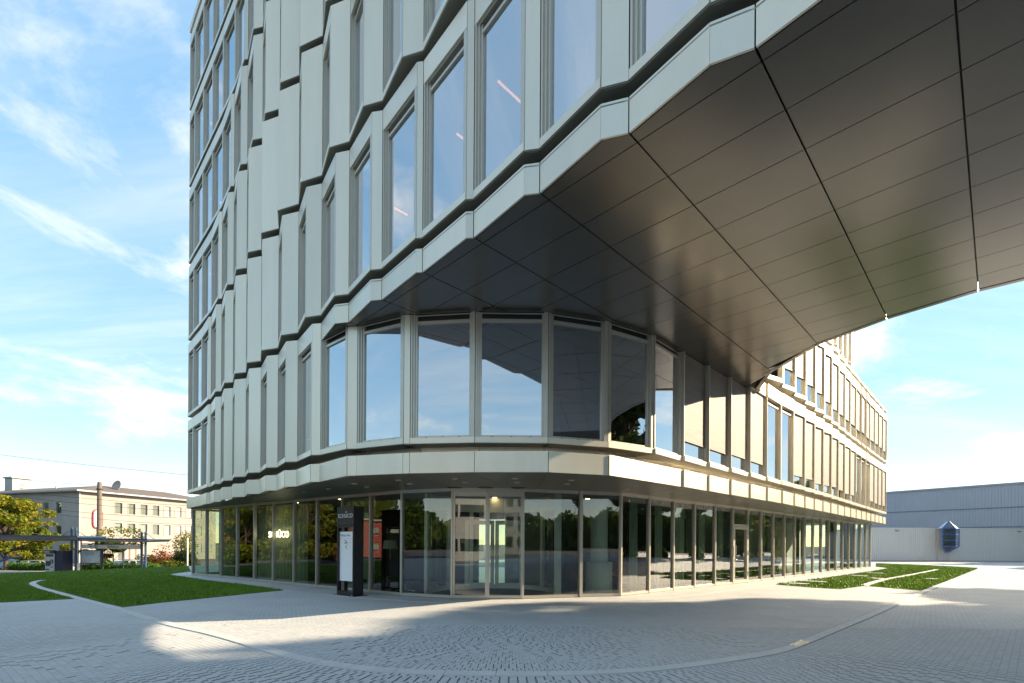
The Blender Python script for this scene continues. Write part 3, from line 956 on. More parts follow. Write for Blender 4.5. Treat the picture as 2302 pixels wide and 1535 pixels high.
def paving_mat(name, big=False):
    m, nt, b = newmat(name)
    t = nt.nodes.new('ShaderNodeTexCoord')
    mp = nt.nodes.new('ShaderNodeMapping'); mp.inputs['Rotation'].default_value = (0, 0, R(8))
    nt.links.new(t.outputs['Object'], mp.inputs[0])
    br = nt.nodes.new('ShaderNodeTexBrick')
    br.inputs['Scale'].default_value = 1.0
    br.inputs['Brick Width'].default_value = .105
    br.inputs['Row Height'].default_value = .082
    br.inputs['Mortar Size'].default_value = .006
    br.inputs['Mortar Smooth'].default_value = .3
    br.inputs['Bias'].default_value = 0
    br.inputs['Color1'].default_value = (.53, .53, .525, 1)
    br.inputs['Color2'].default_value = (.475, .475, .47, 1)
    br.inputs['Mortar'].default_value = (.35, .35, .35, 1)
    nt.links.new(mp.outputs[0], br.inputs['Vector'])
    f = noise_fac(nt, .55, 6, .65)
    c = ramp(nt, f, [(.22, (.80, .80, .82)), (.5, (1.0, 1.0, 1.0)), (.78, (1.1, 1.09, 1.07))])
    mm = nt.nodes.new('ShaderNodeMixRGB'); mm.blend_type = 'MULTIPLY'; mm.inputs[0].default_value = 1
    nt.links.new(br.outputs['Color'], mm.inputs[1]); nt.links.new(c, mm.inputs[2])
    nt.links.new(mm.outputs[0], b.inputs['Base Color'])
    b.inputs['Roughness'].default_value = .72
    bp = nt.nodes.new('ShaderNodeBump'); bp.inputs['Strength'].default_value = .3; bp.inputs['Distance'].default_value = .004
    inv = nt.nodes.new('ShaderNodeMath'); inv.operation = 'SUBTRACT'; inv.inputs[0].default_value = 1
    nt.links.new(br.outputs['Fac'], inv.inputs[1]); nt.links.new(inv.outputs[0], bp.inputs['Height'])
    nt.links.new(bp.outputs[0], b.inputs['Normal'])
    return m
M['paving'] = paving_mat('small_sett_paving')
plaza = MB().prism([(-34, -28), (75, -28), (75, 58), (12, 58), (-20.5, 31.5), (-24, 22), (-34, 12)], -.15, 0).build('plaza_paving', M['paving'])
struct(plaza)
M['stone'] = mat('pale_concrete', (.58, .575, .56), (.52, .515, .50), 3, .75, bump=.08, bscale=60)

# kerb / slot-drain line sweeping round the corner
KP = [(105, 1304.5), (87, 1307.8), (80, 1312.5), (100, 1322), (141, 1333.2), (183, 1344.6), (235, 1358), (293, 1374), (400, 1405), (482, 1422), (582, 1449.5), (674, 1476), (795, 1497.8), (947, 1509.5), (1099, 1512.5), (1230, 1513.5), (1335, 1511), (1465, 1503), (1595, 1487), (1699, 1471), (1744, 1462.5), (1848, 1422), (1953, 1380), (2031, 1346.5), (2083, 1325), (2135, 1305), (2200, 1279.5)]
kp = [survey(x, y, 0) for x, y in KP]
def catmull(pts, step):
    out = []
    for i in range(len(pts)-1):
        p0, p1, p2, p3 = pts[max(i-1, 0)], pts[i], pts[i+1], pts[min(i+2, len(pts)-1)]
        n = max(2, int((p2-p1).length/.1))
        for q in range(n):
            t = q/n
            out.append(.5*((2*p1)+(p2-p0)*t+(2*p0-5*p1+4*p2-p3)*t*t+(3*p1-p0-3*p2+p3)*t**3))
    out.append(pts[-1])
    # light smoothing, then equal steps
    for _ in range(30):
        out = [out[0]] + [(out[i-1]+out[i]*2+out[i+1])/4 for i in range(1, len(out)-1)] + [out[-1]]
    res = [out[0]]; acc = 0
    for a_, b_ in zip(out[:-1], out[1:]):
        d = (b_-a_).length; pos = 0
        while acc + d - pos >= step:
            pos += step-acc; acc = 0
            res.append(a_+(b_-a_)*(pos/d))
        acc += d-pos
    return res
KS = .05
kc = catmull(kp, KS)
def ktan(i):
    a_, b_ = kc[max(i-2, 0)], kc[min(i+2, len(kc)-1)]
    return (b_-a_).normalized()
kn = [Vector((-ktan(i).y, ktan(i).x)) for i in range(len(kc))]
kerb = thing('kerb_line', 'pale curved concrete kerb strip with slot drain sweeping across the plaza', 'kerb')
seg = 12
for s in range(0, len(kc)-1, seg):
    e = min(s+seg, len(kc)-1)
    poly = [kc[i]+kn[i]*.0 for i in range(s, e+1)] + [kc[i]-kn[i]*.17 for i in range(e, s-1, -1)]
    c = sum(poly, Vector((0, 0)))/len(poly)
    t = ktan((s+e)//2)
    poly[0] += t*.004; poly[-1] += t*.004; poly[e-s] -= t*.004; poly[e-s+1] -= t*.004
    MB().prism(poly, .001, .022).build('kerb_stone', M['stone'], kerb)
sl = MB()
for s in range(0, len(kc)-1):
    sl.prism([kc[s]+kn[s]*.006, kc[s+1]+kn[s+1]*.006, kc[s+1]+kn[s+1]*.03, kc[s]+kn[s]*.03], .001, .0095)
sl.build('drain_slot', M['dark'], kerb)
# individual setts near the camera, in rows that follow the kerb
sett_mats = [mat('sett_grey_%d' % i, tuple(c*x for x in (1.0, .995, .985)), tuple(c*.9*x for x in (1.0, .995, .985)), 9, .74, bump=.12, bscale=90) for i, c in enumerate((.50, .525, .475))]
bed = mat('joint_sand', (.11, .112, .115), (.085, .087, .09), 30, .95)
cand = []
ROW, W = .078, .098
def visible(p):
    if p.y < 4.9 or p.y > 9.2: return False
    px = 1151+FPX*p.x/p.y; py = 1222+FPX*CAMZ/p.y
    return -60 < px < 2360 and 1390 < py < 1570
r_in = [.035 + ROW*i for i in range(0, 46)]
r_out = [-.175 - ROW*(i+1) for i in range(0, 34)]
for ri, t in enumerate(r_in + r_out):
    acc = random.random()*W; last = None
    i = 0
    pts = []
    tm = t+ROW/2
    prev = kc[0]+kn[0]*tm; dist = 0.0
    target = W*(.25+.5*(ri % 2))+random.uniform(-.008, .008)
    for i in range(1, len(kc)):
        cur = kc[i]+kn[i]*tm
        dist += (cur-prev).length
        if dist >= target:
            if visible(cur):
                cand.append((cur.copy(), ktan(i).copy(), ri))
            target = target + W*random.uniform(.95, 1.05)
        prev = cur
print('setts', len(cand))
def sett_geo(mb, c, t, w, d, h, jig, mi=0, bedmi=3):
    n = Vector((-t.y, t.x))
    x, y = w/2, d/2
    b0 = [c+t*sx*x+n*sy*y for sx, sy in ((-1, -1), (1, -1), (1, 1), (-1, 1))]
    b1 = [c+t*sx*(x-.004)+n*sy*(y-.003) for sx, sy in ((-1, -1), (1, -1), (1, 1), (-1, 1))]
    k = len(mb.v)
    mb.v += [(p.x, p.y, .004) for p in b0] + [(p.x, p.y, h-.002) for p in b0] + [(p.x, p.y, h+jig) for p in b1]
    for q in range(4):
        r_ = (q+1) % 4
        mb.f.append((k+q, k+r_, k+4+r_, k+4+q)); mb.f.append((k+4+q, k+4+r_, k+8+r_, k+8+q)); mb.mi += [mi, mi]
    mb.f.append((k+8, k+9, k+10, k+11)); mb.mi.append(mi)
    q0_ = len(mb.v)
    mb.v += [(p.x, p.y, .0025) for p in [c+t*sx*W*.52+n*sy*ROW*.5 for sx, sy in ((-1, -1), (1, -1), (1, 1), (-1, 1))]]
    mb.f.append((q0_, q0_+1, q0_+2, q0_+3)); mb.mi.append(bedmi)
cand.sort(key=lambda s: s[0].length)
near = cand[:300]; rest = cand[300:]
protos = []
for q in range(3):
    mb = MB(); sett_geo(mb, Vector((0, 0)), Vector((1, 0)), W-.010, ROW-.0015, .007, 0, 0, 1)
    me = bpy.data.meshes.new('sett'); me.from_pydata(mb.v, [], mb.f); me.materials.append(sett_mats[q]); me.materials.append(bed); me.polygons.foreach_set('material_index', mb.mi); me.update()
    protos.append(me)
for c_, t_, ri in near:
    o = bpy.data.objects.new('sett', protos[random.choice((0, 0, 1, 1, 2))])
    col.objects.link(o); o.parent = plaza
    o.location = (c_.x, c_.y, random.uniform(-.0003, .0003)); o.rotation_euler = (0, 0, math.atan2(t_.y, t_.x)+random.uniform(-.02, .02))
    o.scale = (random.uniform(.94, 1.03), 1, 1)
mb = MB()
for c_, t_, ri in rest:
    sett_geo(mb, c_, t_, (W-.010)*random.uniform(.96, 1.01), ROW-.0015, .007, random.uniform(-.0003, .0003), random.choice((0, 0, 1, 1, 2)))
mb.build('setts', sett_mats+[bed], plaza, kind='stuff')
bb = MB()
i0 = 0
for s in range(0, len(kc)-8, 8):
    e = s+8
    cc = kc[s]
    if 4.5 < cc.y < 11.5:
        bb.prism([kc[s]+kn[s]*.03, kc[e]+kn[e]*.03, kc[e]+kn[e]*(ROW*46+.02), kc[s]+kn[s]*(ROW*46+.02)], .0005, .005)
        bb.prism([kc[s]-kn[s]*.2, kc[e]-kn[e]*.2, kc[e]-kn[e]*(.2+ROW*35), kc[s]-kn[s]*(.2+ROW*35)], .0005, .005)

# apron edging along the building
AP = [(640, 1326.5), (720, 1335.5), (795, 1342.5), (930, 1352.5), (1069, 1358), (1180, 1358), (1282, 1355), (1400, 1351), (1465, 1347.5), (1580, 1335), (1699, 1319.5), (1744, 1314)]
ap = catmull([survey(x, y, 0) for x, y in AP], .5)
edg = thing('edging_strip', 'thin pale stone edging line in the paving along the glass front', 'kerb')
for a_, b_ in zip(ap[:-1], ap[1:]):
    fr, L = frame_of(a_, b_)
    MB().box(.004, L-.004, -.03, .03, .0005, .006, fr=fr).build('edging_stone', M['stone'], edg)

# lawns
M['turf'] = mat('turf', (.075, .15, .022), (.05, .11, .016), 3.5, .9, bump=.5, bscale=60)
def blade_mat(name, ca, cb):
    m, nt, b = newmat(name)
    f = noise_fac(nt, 1.3, 3)
    nt.links.new(ramp(nt, f, [(.25, ca), (.6, cb), (.78, (ca[0]*1.35, ca[1]*1.0, ca[2]*1.4))]), b.inputs['Base Color'])
    b.inputs['Roughness'].default_value = .6
    b.inputs['Specular IOR Level'].default_value = .25
    return m
M['blade'] = blade_mat('grass_blades', (.16, .30, .03), (.115, .235, .022))
def inpoly(x, y, poly):
    c = np.zeros(len(x), bool)
    j = len(poly)-1
    for i in range(len(poly)):
        xi, yi = poly[i][0], poly[i][1]; xj, yj = poly[j][0], poly[j][1]
        k = ((yi > y) != (yj > y)) & (x < (xj-xi)*(y-yi)/((yj-yi) if yj != yi else 1e-9)+xi)
        c ^= k; j = i
    return c
def tri_mesh(name, V, F, mt, parent=None, smooth=False):
    me = bpy.data.meshes.new(name)
    n = F.shape[1]
    me.vertices.add(len(V)); me.vertices.foreach_set('co', V.astype(np.float32).ravel())
    me.loops.add(F.size); me.loops.foreach_set('vertex_index', F.astype(np.int32).ravel())
    me.polygons.add(len(F)); me.polygons.foreach_set('loop_start', np.arange(0, F.size, n, dtype=np.int32))
    for m_ in (mt if isinstance(mt, list) else [mt]): me.materials.append(m_)
    me.update(calc_edges=True)
    o = bpy.data.objects.new(name, me); col.objects.link(o)
    if parent: o.parent = parent
    return o
def grass(poly, dens, hgt, wid, label, avoid=None, dfun=None):
    P_ = np.array([(p[0], p[1]) for p in poly])
    lo, hi = P_.min(0), P_.max(0)
    n = int((hi-lo).prod()*dens)
    x = rng.uniform(lo[0], hi[0], n); y = rng.uniform(lo[1], hi[1], n)
    k = inpoly(x, y, P_)
    if dfun is not None: k &= rng.uniform(0, 1, n) < dfun(x, y)
    for av in (avoid or []):
        k &= ~inpoly(x, y, np.array([(p[0], p[1]) for p in av]))
    x, y = x[k], y[k]; n = len(x)
    a = rng.uniform(0, 2*np.pi, n); h = hgt*rng.uniform(.5, 1.25, n); w = wid*rng.uniform(.7, 1.3, n)
    l = h*rng.uniform(0, .8, n); la = rng.uniform(0, 2*np.pi, n)
    V = np.zeros((n, 3, 3))
    V[:, 0] = np.stack([x-np.cos(a)*w, y-np.sin(a)*w, np.full(n, .015)], 1)
    V[:, 1] = np.stack([x+np.cos(a)*w, y+np.sin(a)*w, np.full(n, .015)], 1)
    V[:, 2] = np.stack([x+np.cos(la)*l, y+np.sin(la)*l, .015+h], 1)
    o = tri_mesh('grass', V.reshape(-1, 3), np.arange(n*3).reshape(-1, 3), M['blade'])
    print('blades', n)
    return tag(o, label, 'grass', kind='stuff')
LA = [(-260, 1372), (0, 1354.5), (184, 1345.3), (235, 1356), (276, 1365), (360, 1355), (460, 1345), (560, 1334.5), (636, 1327), (560, 1316.5), (460, 1304.8), (415, 1297.5), (381, 1293), (392, 1289), (429, 1285)]
la = [survey(x, y, 0) for x, y in LA] + [Vector((-20.6, 31)), Vector((-24.0, 21.8)), Vector((-33, 10.5))]
struct(MB().prism(la, -.1, .012).build('lawn', M['turf']))
def kband(i0, i1, w0, w1):
    return [kc[i]+kn[i]*w0 for i in range(i0, i1, 4)] + [kc[i]+kn[i]*w1 for i in range(i1-1, i0-1, -4)]
nL = next(i for i, p in enumerate(kc) if p.x > -9.2)
avoid = [kband(0, nL, .05, -.22)]
grass(la, 900, .05, .011, 'short green grass of the lawn left of the tower', avoid, lambda x, y: np.clip(1.5-np.hypot(x, y)/28, .25, 1))
LR = [(1744, 1314), (1800, 1307.5), (1870, 1298), (1920, 1291), (1965, 1284.5), (2001, 1277.8), (1985, 1275.5), (1969, 1274), (1969.5, 1267), (2060, 1270.5), (2150, 1275), (2199, 1278), (2135, 1303.8), (2083, 1323.5), (2070, 1328), (1945, 1317), (1890, 1324.8), (1830, 1321)]
lr = [survey(x, y, 0) for x, y in LR]
struct(MB().prism(lr, -.1, .012).build('lawn', M['turf']))
RP = catmull([survey(x, y, 0) for x, y in [(1941, 1317.5), (1960, 1311.5), (1990, 1303.5), (2050, 1292.5), (2100, 1282.5), (2106, 1280.5)]], .4)
path = thing('stone_path', 'narrow line of pale paving stones crossing the right-hand lawn', 'path')
ravoid = []
for a_, b_ in zip(RP[:-1], RP[1:]):
    fr, L = frame_of(a_, b_)
    MB().box(.004, L-.004, -.13, .13, .005, .03, fr=fr).build('paving_stone', M['stone'], path)
    ravoid.append([fr[0]+fr[2]*-.18, fr[0]+fr[1]*L+fr[2]*-.18, fr[0]+fr[1]*L+fr[2]*.18, fr[0]+fr[2]*.18])
slabs = [((510, 432), (690, 440), 'nearest to the tip of the right-hand lawn, low down'), ((650, 412), (825, 422), 'second from the tip of the right-hand lawn'), ((1035, 362), (1175, 370), 'between the apron and the stone path'), ((1190, 340), (1330, 347), 'farthest from the camera, close to the apron'), ((1200, 385), (1335, 395), 'touching the stone path on its left'), ((1700, 390), (1790, 397), 'alone on the right of the stone path')]
for (x0, y0), (x1, y1), w in slabs:
    a_, b_ = survey(1640+x0/3.837, 1200+y0/3.837, 0), survey(1640+x1/3.837, 1200+y1/3.837, 0)
    fr, L = frame_of(a_, b_)
    tag(MB().box(0, L, -.2, .25, .005, .045, fr=fr).build('stepping_slab', M['stone']), 'pale stepping slab in the right-hand lawn, ' + w, 'paving slab', 'stepping slabs in the right-hand lawn')
    ravoid.append([fr[0]+fr[1]*-.1+fr[2]*-.3, fr[0]+fr[1]*(L+.1)+fr[2]*-.3, fr[0]+fr[1]*(L+.1)+fr[2]*.3, fr[0]+fr[1]*-.1+fr[2]*.3])
grass(lr, 260, .07, .022, 'short green grass of the lawn beside the right wing', ravoid)
# ================================================================== THINGS ON THE PLAZA
blackm = mat('black_steel', (.022, .022, .024), (.03, .03, .032), 8, .38, .2)
greym = mat('grey_print_panel', (.86, .86, .86), (.84, .84, .84), 2, .5)
fl, fr_ = survey(757, 1336, 0), survey(794, 1340.5, 0)
dirv = (fr_-fl).normalized(); TW = (fr_-fl).length
ang = math.atan2(dirv.y, dirv.x)
tot = thing('totem_sign', 'black steel totem sign with white information board beside the glass front', 'sign', (fl.x, fl.y, 0), ang)
TH = 2.62
m = MB()
m.box(0, .05, 0, .34, .02, TH); m.box(TW-.05, TW, 0, .34, .02, TH)
m.box(.05, TW-.05, 0, .34, .02, .12); 
m.build('frame', blackm, tot)
MB().box(.05, TW-.05, .004, .336, TH-.55, TH-.001).build('header', blackm, tot)
MB().box(.04, TW-.04, .002, .02, TH-.62, TH-.565).build('seam_strip', blackm, tot)
bd = MB().box(.055, TW-.055, .06, .085, .42, 1.88).build('info_board', greym, tot)
MB().box(.05, .075, .12, .2, .12, TH-.55).build('inner_strip', M['frame'], tot)
def put(o, x, y, z):
    o.location = (x, y, z); o.rotation_euler = (R(90), 0, 0)
wl = mat('white_letters', (.85, .85, .84), (.82, .82, .8), 4, .5)
t = text_mesh('lettering', 'SCHUCO', .17, wl, tot, .003, 'CENTER', 1.12); put(t, TW/2, -.004, TH-.33)
MB().box(TW/2+.005, TW/2+.095, -.006, .002, TH-.175, TH-.155).build('umlaut_bar', wl, tot)
bl = mat('dark_print', (.05, .05, .06), (.04, .04, .05), 4, .6)
t = text_mesh('board_title', 'Schüco One', .10, bl, bd, .001, 'LEFT', 1.0); put(t, .09, .0585, 1.74)
MB().box(.07, TW-.07, .0585, .06, 1.665, 1.669).build('rule_line', bl, bd)
pk = random.Random(4)
for q in range(22):
    cc = [(.05, .35, .10), (.03, .05, .07), (.35, .4, .42), (.1, .55, .2)][pk.randrange(4)]
    mm_ = bpy.data.materials.get('print_%d' % int(cc[1]*100)) or mat('print_%d' % int(cc[1]*100), cc, cc, 2, .6)
    a = pk.uniform(0, 6.28); r = .13*math.sqrt(pk.random())
    cx, cz = TW*.42+r*math.cos(a), 1.50+r*1.15*math.sin(a); s = pk.uniform(.008, .024)
    MB().box(cx-s, cx+s, .0583, .06, cz-s*.6, cz+s*.6).build('map_mark', mm_, bd)
for q in range(9):
    MB().box(TW*.66, TW*.66+.09*pk.uniform(.5, 1), .0583, .06, 1.60-q*.026, 1.607-q*.026).build('map_text', greym if False else mat('print_grey', (.45, .45, .45), (.45, .45, .45), 2, .6) if q == 0 else bpy.data.materials['print_grey'], bd)
MB().box(-.12, TW+.12, -.06, .42, .0005, .012).build('base_plate', blackm, tot)
for sx in (.03, TW-.03):
    MB().lathe([(0, .02), (.02, .02), (.022, 0)], (sx, -.03, .012), 10).build('bolt', M['frame'], tot)

# manhole / joint details in the paving
mh = survey(1790, 1448, 0)
mi_ = min(range(len(kc)), key=lambda i: (kc[i]-mh).length)
fr = (kc[mi_]-kn[mi_]*.165, ktan(mi_), kn[mi_])
tag(MB().box(-.3, .3, 0, .16, .004, .0245, fr=fr).build('drain_cover', mat('galvanised', (.36, .37, .38), (.30, .31, .32), 9, .5, .3)), 'pale metal drain cover set in the kerb strip at right', 'drain cover')

# ================================================================== BACKGROUND, LEFT
def zb(y): return y
# -- pale travertine office house
trav = mat('travertine_pink', (.41, .325, .295), (.345, .28, .255), .35, .85, bump=.15, bscale=4, detail=8)  # pinker stone, used for the right-hand house wall
trav2 = mat('travertine_patch', (.42, .38, .35), (.33, .31, .30), .5, .85, bump=.15, bscale=4, detail=8)
roofm = mat('brown_roof_felt', (.16, .12, .10), (.12, .095, .085), .6, .8)
gut = mat('gutter_zinc', (.33, .35, .37), (.26, .28, .30), 2, .5, .3)
winf = mat('window_frame_grey', (.40, .40, .38), (.36, .36, .34), 3, .5)
M['hglass'] = glass_mat('house_glass', (.6, .65, .65), .10)
curtl = mat('roller_curtain', (.58, .6, .58), (.5, .53, .5), 3, .8)
curtb = mat('beige_curtain', (.40, .36, .28), (.34, .31, .25), 3, .8)

def wall_open(parent, o, a, n, L, z0, z1, ops, wm, depth=.28, name='wall', tiles=None):
    """wall in the plane o + a*x with rectangular openings (x0,x1,za,zb); n points out"""
    xs_ = sorted({0, L} | {x for op in ops for x in op[:2]})
    zs_ = sorted({z0, z1} | {z for op in ops for z in op[2:4]})
    m = MB()
    pt = lambda x, d: o + a*x - n*d
    for x0, x1 in zip(xs_[:-1], xs_[1:]):
        for za, zb_ in zip(zs_[:-1], zs_[1:]):
            cx, cz = (x0+x1)/2, (za+zb_)/2
            if any(op[0] < cx < op[1] and op[2] < cz < op[3] for op in ops): continue
            m.quad((*pt(x0, 0), za), (*pt(x1, 0), za), (*pt(x1, 0), zb_), (*pt(x0, 0), zb_))
    for x0, x1, za, zb_ in [op[:4] for op in ops]:
        m.quad((*pt(x0, 0), za), (*pt(x0, depth), za), (*pt(x0, depth), zb_), (*pt(x0, 0), zb_))
        m.quad((*pt(x1, depth), za), (*pt(x1, 0), za), (*pt(x1, 0), zb_), (*pt(x1, depth), zb_))
        m.quad((*pt(x0, 0), za), (*pt(x1, 0), za), (*pt(x1, depth), za), (*pt(x0, depth), za))
        m.quad((*pt(x0, depth), zb_), (*pt(x1, depth), zb_), (*pt(x1, 0), zb_), (*pt(x0, 0), zb_))
    return m.build(name, wm, parent)
def house_window(parent, o, a, n, x0, x1, za, zb_, depth=.16, cur=None, mull=0, surround=True, gm=None):
    fr = (o + a*x0 - n*depth, a, -n); L = x1-x0
    m = MB()
    for q in ((0, .05, za, zb_), (L-.05, L, za, zb_), (.05, L-.05, za, za+.06), (.05, L-.05, zb_-.06, zb_)):
        m.box(q[0], q[1], 0, .07, q[2], q[3], fr=fr)
    for q in range(mull):
        x = L*(q+1)/(mull+1); m.box(x-.03, x+.03, 0, .06, za+.06, zb_-.06, fr=fr)
    if surround:
        s = .10
        f2 = (o + a*x0 + n*.0, a, -n)
        for q in ((-s, 0, za-s, zb_+s), (L, L+s, za-s, zb_+s), (0, L, za-s, za), (0, L, zb_, zb_+s)):
            m.box(q[0], q[1], -.05, .02, q[2], q[3], mi=1, fr=f2)
    w = m.build('window', [winf, trav2], parent)
    p = lambda x, y: fr[0]+a*x - n*y
    MB().quad((*p(.05, .03), za+.06), (*p(L-.05, .03), za+.06), (*p(L-.05, .03), zb_-.06), (*p(.05, .03), zb_-.06)).build('pane', gm or M['hglass'], w)
    if cur:
        k, part = cur
        MB().box(.05, L-.05, .06, .075, za+.06+(zb_-za)*(1-part), zb_-.06, fr=fr).build('curtain', k, w)
    return w
PB = Vector((at(179, 76), 76.0)); GB = -1.85
ra = Vector((.304, .953)).normalized(); rn = Vector((ra.y, -ra.x))
la_ = Vector((-.953, .304)).normalized(); ln = Vector((la_.y*-1, la_.x)) if False else Vector((-ra.x, -ra.y))
house = thing('stone_office_house', 'three-storey pale stone office house with flat hipped roof behind the tram stop', 'building')
zt_ = 9.3
wx = [5.05, 7.15, 9.2, 11.3, 13.4, 15.5, 17.6, 19.7, 21.8]
ops = []
rows = [(6.15, 8.0), (2.75, 4.6)]
for r_, (za, zb2) in enumerate(rows):
    for q, x in enumerate(wx):
        ops.append((x, x+1.15, za, zb2, r_, q))
for q, x in enumerate(wx[5:]):
    ops.append((x, x+1.2, -.55, 1.15, 2, q))
ops.append((5.6, 9.6, -1.7, .35, 3, 0))
wall_open(house, PB, ra, rn, 24, GB, zt_, ops, trav)
curs = [(curtb, .95), (curtb, .95), (curtb, .9), (curtb, .85), (curtb, .6), (curtl, .4), (curtl, .3), None, None, (curtl, 1), (curtb, .98), (curtl, .9), (curtl, .92), (curtl, .95), (curtl, .45), (curtl, .4), None, None]
for q, op in enumerate(ops[:-1]):
    house_window(house, PB, ra, rn, *op[:4], cur=curs[q] if q < 18 else (curtl, .9), mull=0 if op[4] < 2 else 0)
fr = (PB + ra*5.6 - rn*.25, ra, -rn)
dm = MB(); brn = mat('brown_door_wood', (.22, .12, .07), (.18, .1, .06), 4, .5)
for x0 in (0, 1.0, 2.0, 3.0):
    for b_ in ((x0+.02, x0+.14, -1.7, .35), (x0+.86, x0+.98, -1.7, .35), (x0+.14, x0+.86, .22, .35), (x0+.14, x0+.86, -1.7, -1.45)):
        dm.box(b_[0], b_[1], 0, .08, b_[2], b_[3], fr=fr)
dd = dm.build('entrance_doors', brn, house)
MB().quad((*(fr[0]-rn*.04), -1.6), (*(fr[0]+ra*4-rn*.04), -1.6), (*(fr[0]+ra*4-rn*.04), .3), (*(fr[0]-rn*.04), .3)).build('pane', M['hglass'], dd)
lops = []
for q in range(8):
    x = 4.3 + q*3.05
    lops += [(x, x+1.35, 5.95, 7.75, 0, q), (x, x+1.35, 2.1, 3.95, 1, q)]
wall_open(house, PB+la_*30, -la_, ln, 30, GB, zt_, [(30-b[1], 30-b[0], b[2], b[3]) for b in lops], trav2)
for b in lops:
    house_window(house, PB+la_*30, -la_, ln, 30-b[1], 30-b[0], b[2], b[3], cur=(curtl, .9) if b[5] % 2 else (curtb, .6), surround=False)
MB().prism([PB+ra*24, PB+la_*30+ra*24, PB+la_*30+ra*.4, PB+ra*.4+la_*.4], GB, zt_-.2).build('rear_body', trav2, house)
ov = .95
rp = [PB+rn*ov+ln*ov, PB+rn*ov+ra*26, PB+la_*31+ra*26, PB+la_*31+ln*ov]
rb = MB()
rb.prism(rp, zt_, zt_+.22, 1)
n0 = len(rb.v)
rid = [PB+la_*6+ra*7, PB+la_*6+ra*18, PB+la_*24+ra*18, PB+la_*24+ra*7]
rb.v += [(p.x, p.y, zt_+.225) for p in rp] + [(p.x, p.y, zt_+1.9) for p in rid]
for q in range(4):
    r_ = (q+1) % 4
    rb.f.append((n0+q, n0+r_, n0+4+r_, n0+4+q)); rb.mi.append(0)
rb.f.append((n0+4, n0+5, n0+6, n0+7)); rb.mi.append(0)
roof = rb.build('roof', [roofm, gut], house)
for px, Y in ((90, 88), (125, 84)):
    x = at(px, Y); MB().tube((x, Y, zt_), (x, Y, zt_+1.7), .12).build('vent_pipe', gut, roof)
dx, dy_ = at(263, 84), 84
dish = MB().lathe([(0, -.25), (.5, -.18), (.9, .08), (1.0, .2)], n=20)
do = dish.build('satellite_dish', mat('dish_paint', (.46, .36, .33), (.42, .33, .3), 2, .5), roof, smooth=True)
do.location = (dx, dy_, zt_+1.75); do.rotation_euler = (R(75), 0, R(-15))
MB().tube((dx, dy_+.2, zt_), (dx, dy_+.2, zt_+1.6), .06).build('mast', gut, roof)
MB().tube((*(PB+rn*.12+ln*.12), GB), (*(PB+rn*.12+ln*.12), zt_), .09).build('downpipe', mat('pipe_pale', (.5, .48, .46), (.45, .43, .41), 2, .5), house)
# oval sign on the house wall
sg = thing('oval_wall_sign', 'red rimmed oval sign on the stone house, half hidden by the mast', 'sign')
so = PB + ra*2.45 + rn*.02
redm = mat('sign_red', (.45, .03, .06), (.38, .03, .05), 3, .5)
def oval(w, h, d0, d1, mt, name, par):
    m = MB(); n = 28; k0 = []
    for d in (d0, d1):
        for q in range(n):
            t = 2*math.pi*q/n
            x = math.copysign(abs(math.cos(t))**.7, math.cos(t))*w; z = math.copysign(abs(math.sin(t))**.5, math.sin(t))*h
            pq = so + ra*x + rn*d; m.v.append((pq.x, pq.y, 5.15+z))
    m.f.append(tuple(range(n, 2*n)))
    for q in range(n): m.f.append((q, (q+1) % n, n+(q+1) % n, n+q))
    m.mi = [0]*len(m.f)
    return m.build(name, mt, par)
oval(.75, 1.55, 0, .16, redm, 'rim', sg); oval(.58, 1.38, .16, .19, M['white'], 'face', sg)
t = text_mesh('letter', 'E', 1.2, redm, sg, .01, 'CENTER'); pq = so+rn*.21; t.location = (pq.x, pq.y, 4.75); t.rotation_euler = (R(90), 0, math.atan2(ra.y, ra.x))

# -- chimney block far left
cb = thing('concrete_chimney', 'weathered square concrete chimney block rising behind the maple tree', 'chimney', (at(39, 95), 95, -2), R(-22))
MB().box(-1.35, 1.35, -1.35, 1.35, 0, 15.6).build('shaft', mat('weathered_concrete', (.42, .41, .40), (.30, .31, .34), .5, .85, detail=9), cb)
MB().box(-1.55, 1.55, -1.55, 1.55, 15.6, 15.85).build('cap', gut, cb)
for q in range(5):
    MB().box(1.35, 1.37, -.25, .25, 11.5+q*.7, 11.62+q*.7).build('vent_slot', M['dark'], cb)

# -- trees
barkm = mat('bark', (.09, .07, .05), (.06, .045, .035), 6, .9, bump=.5, bscale=20, stretch=(1, 1, .3))
def leaf_mat(name, stops):
    m = bpy.data.materials.new(name); m.use_nodes = True
    nt = m.node_tree; b = nt.nodes['Principled BSDF']
    at_ = nt.nodes.new('ShaderNodeAttribute'); at_.attribute_name = 'tone'
    c = ramp(nt, at_.outputs['Fac'], stops)
    nt.links.new(c, b.inputs['Base Color'])
    b.inputs['Roughness'].default_value = .55; b.inputs['Specular IOR Level'].default_value = .25
    tl = nt.nodes.new('ShaderNodeBsdfTranslucent'); nt.links.new(c, tl.inputs[0])
    ms = nt.nodes.new('ShaderNodeMixShader'); ms.inputs[0].default_value = .5
    o = nt.nodes['Material Output']
    nt.links.new(b.outputs[0], ms.inputs[1]); nt.links.new(tl.outputs[0], ms.inputs[2]); nt.links.new(ms.outputs[0], o.inputs[0])
    return m
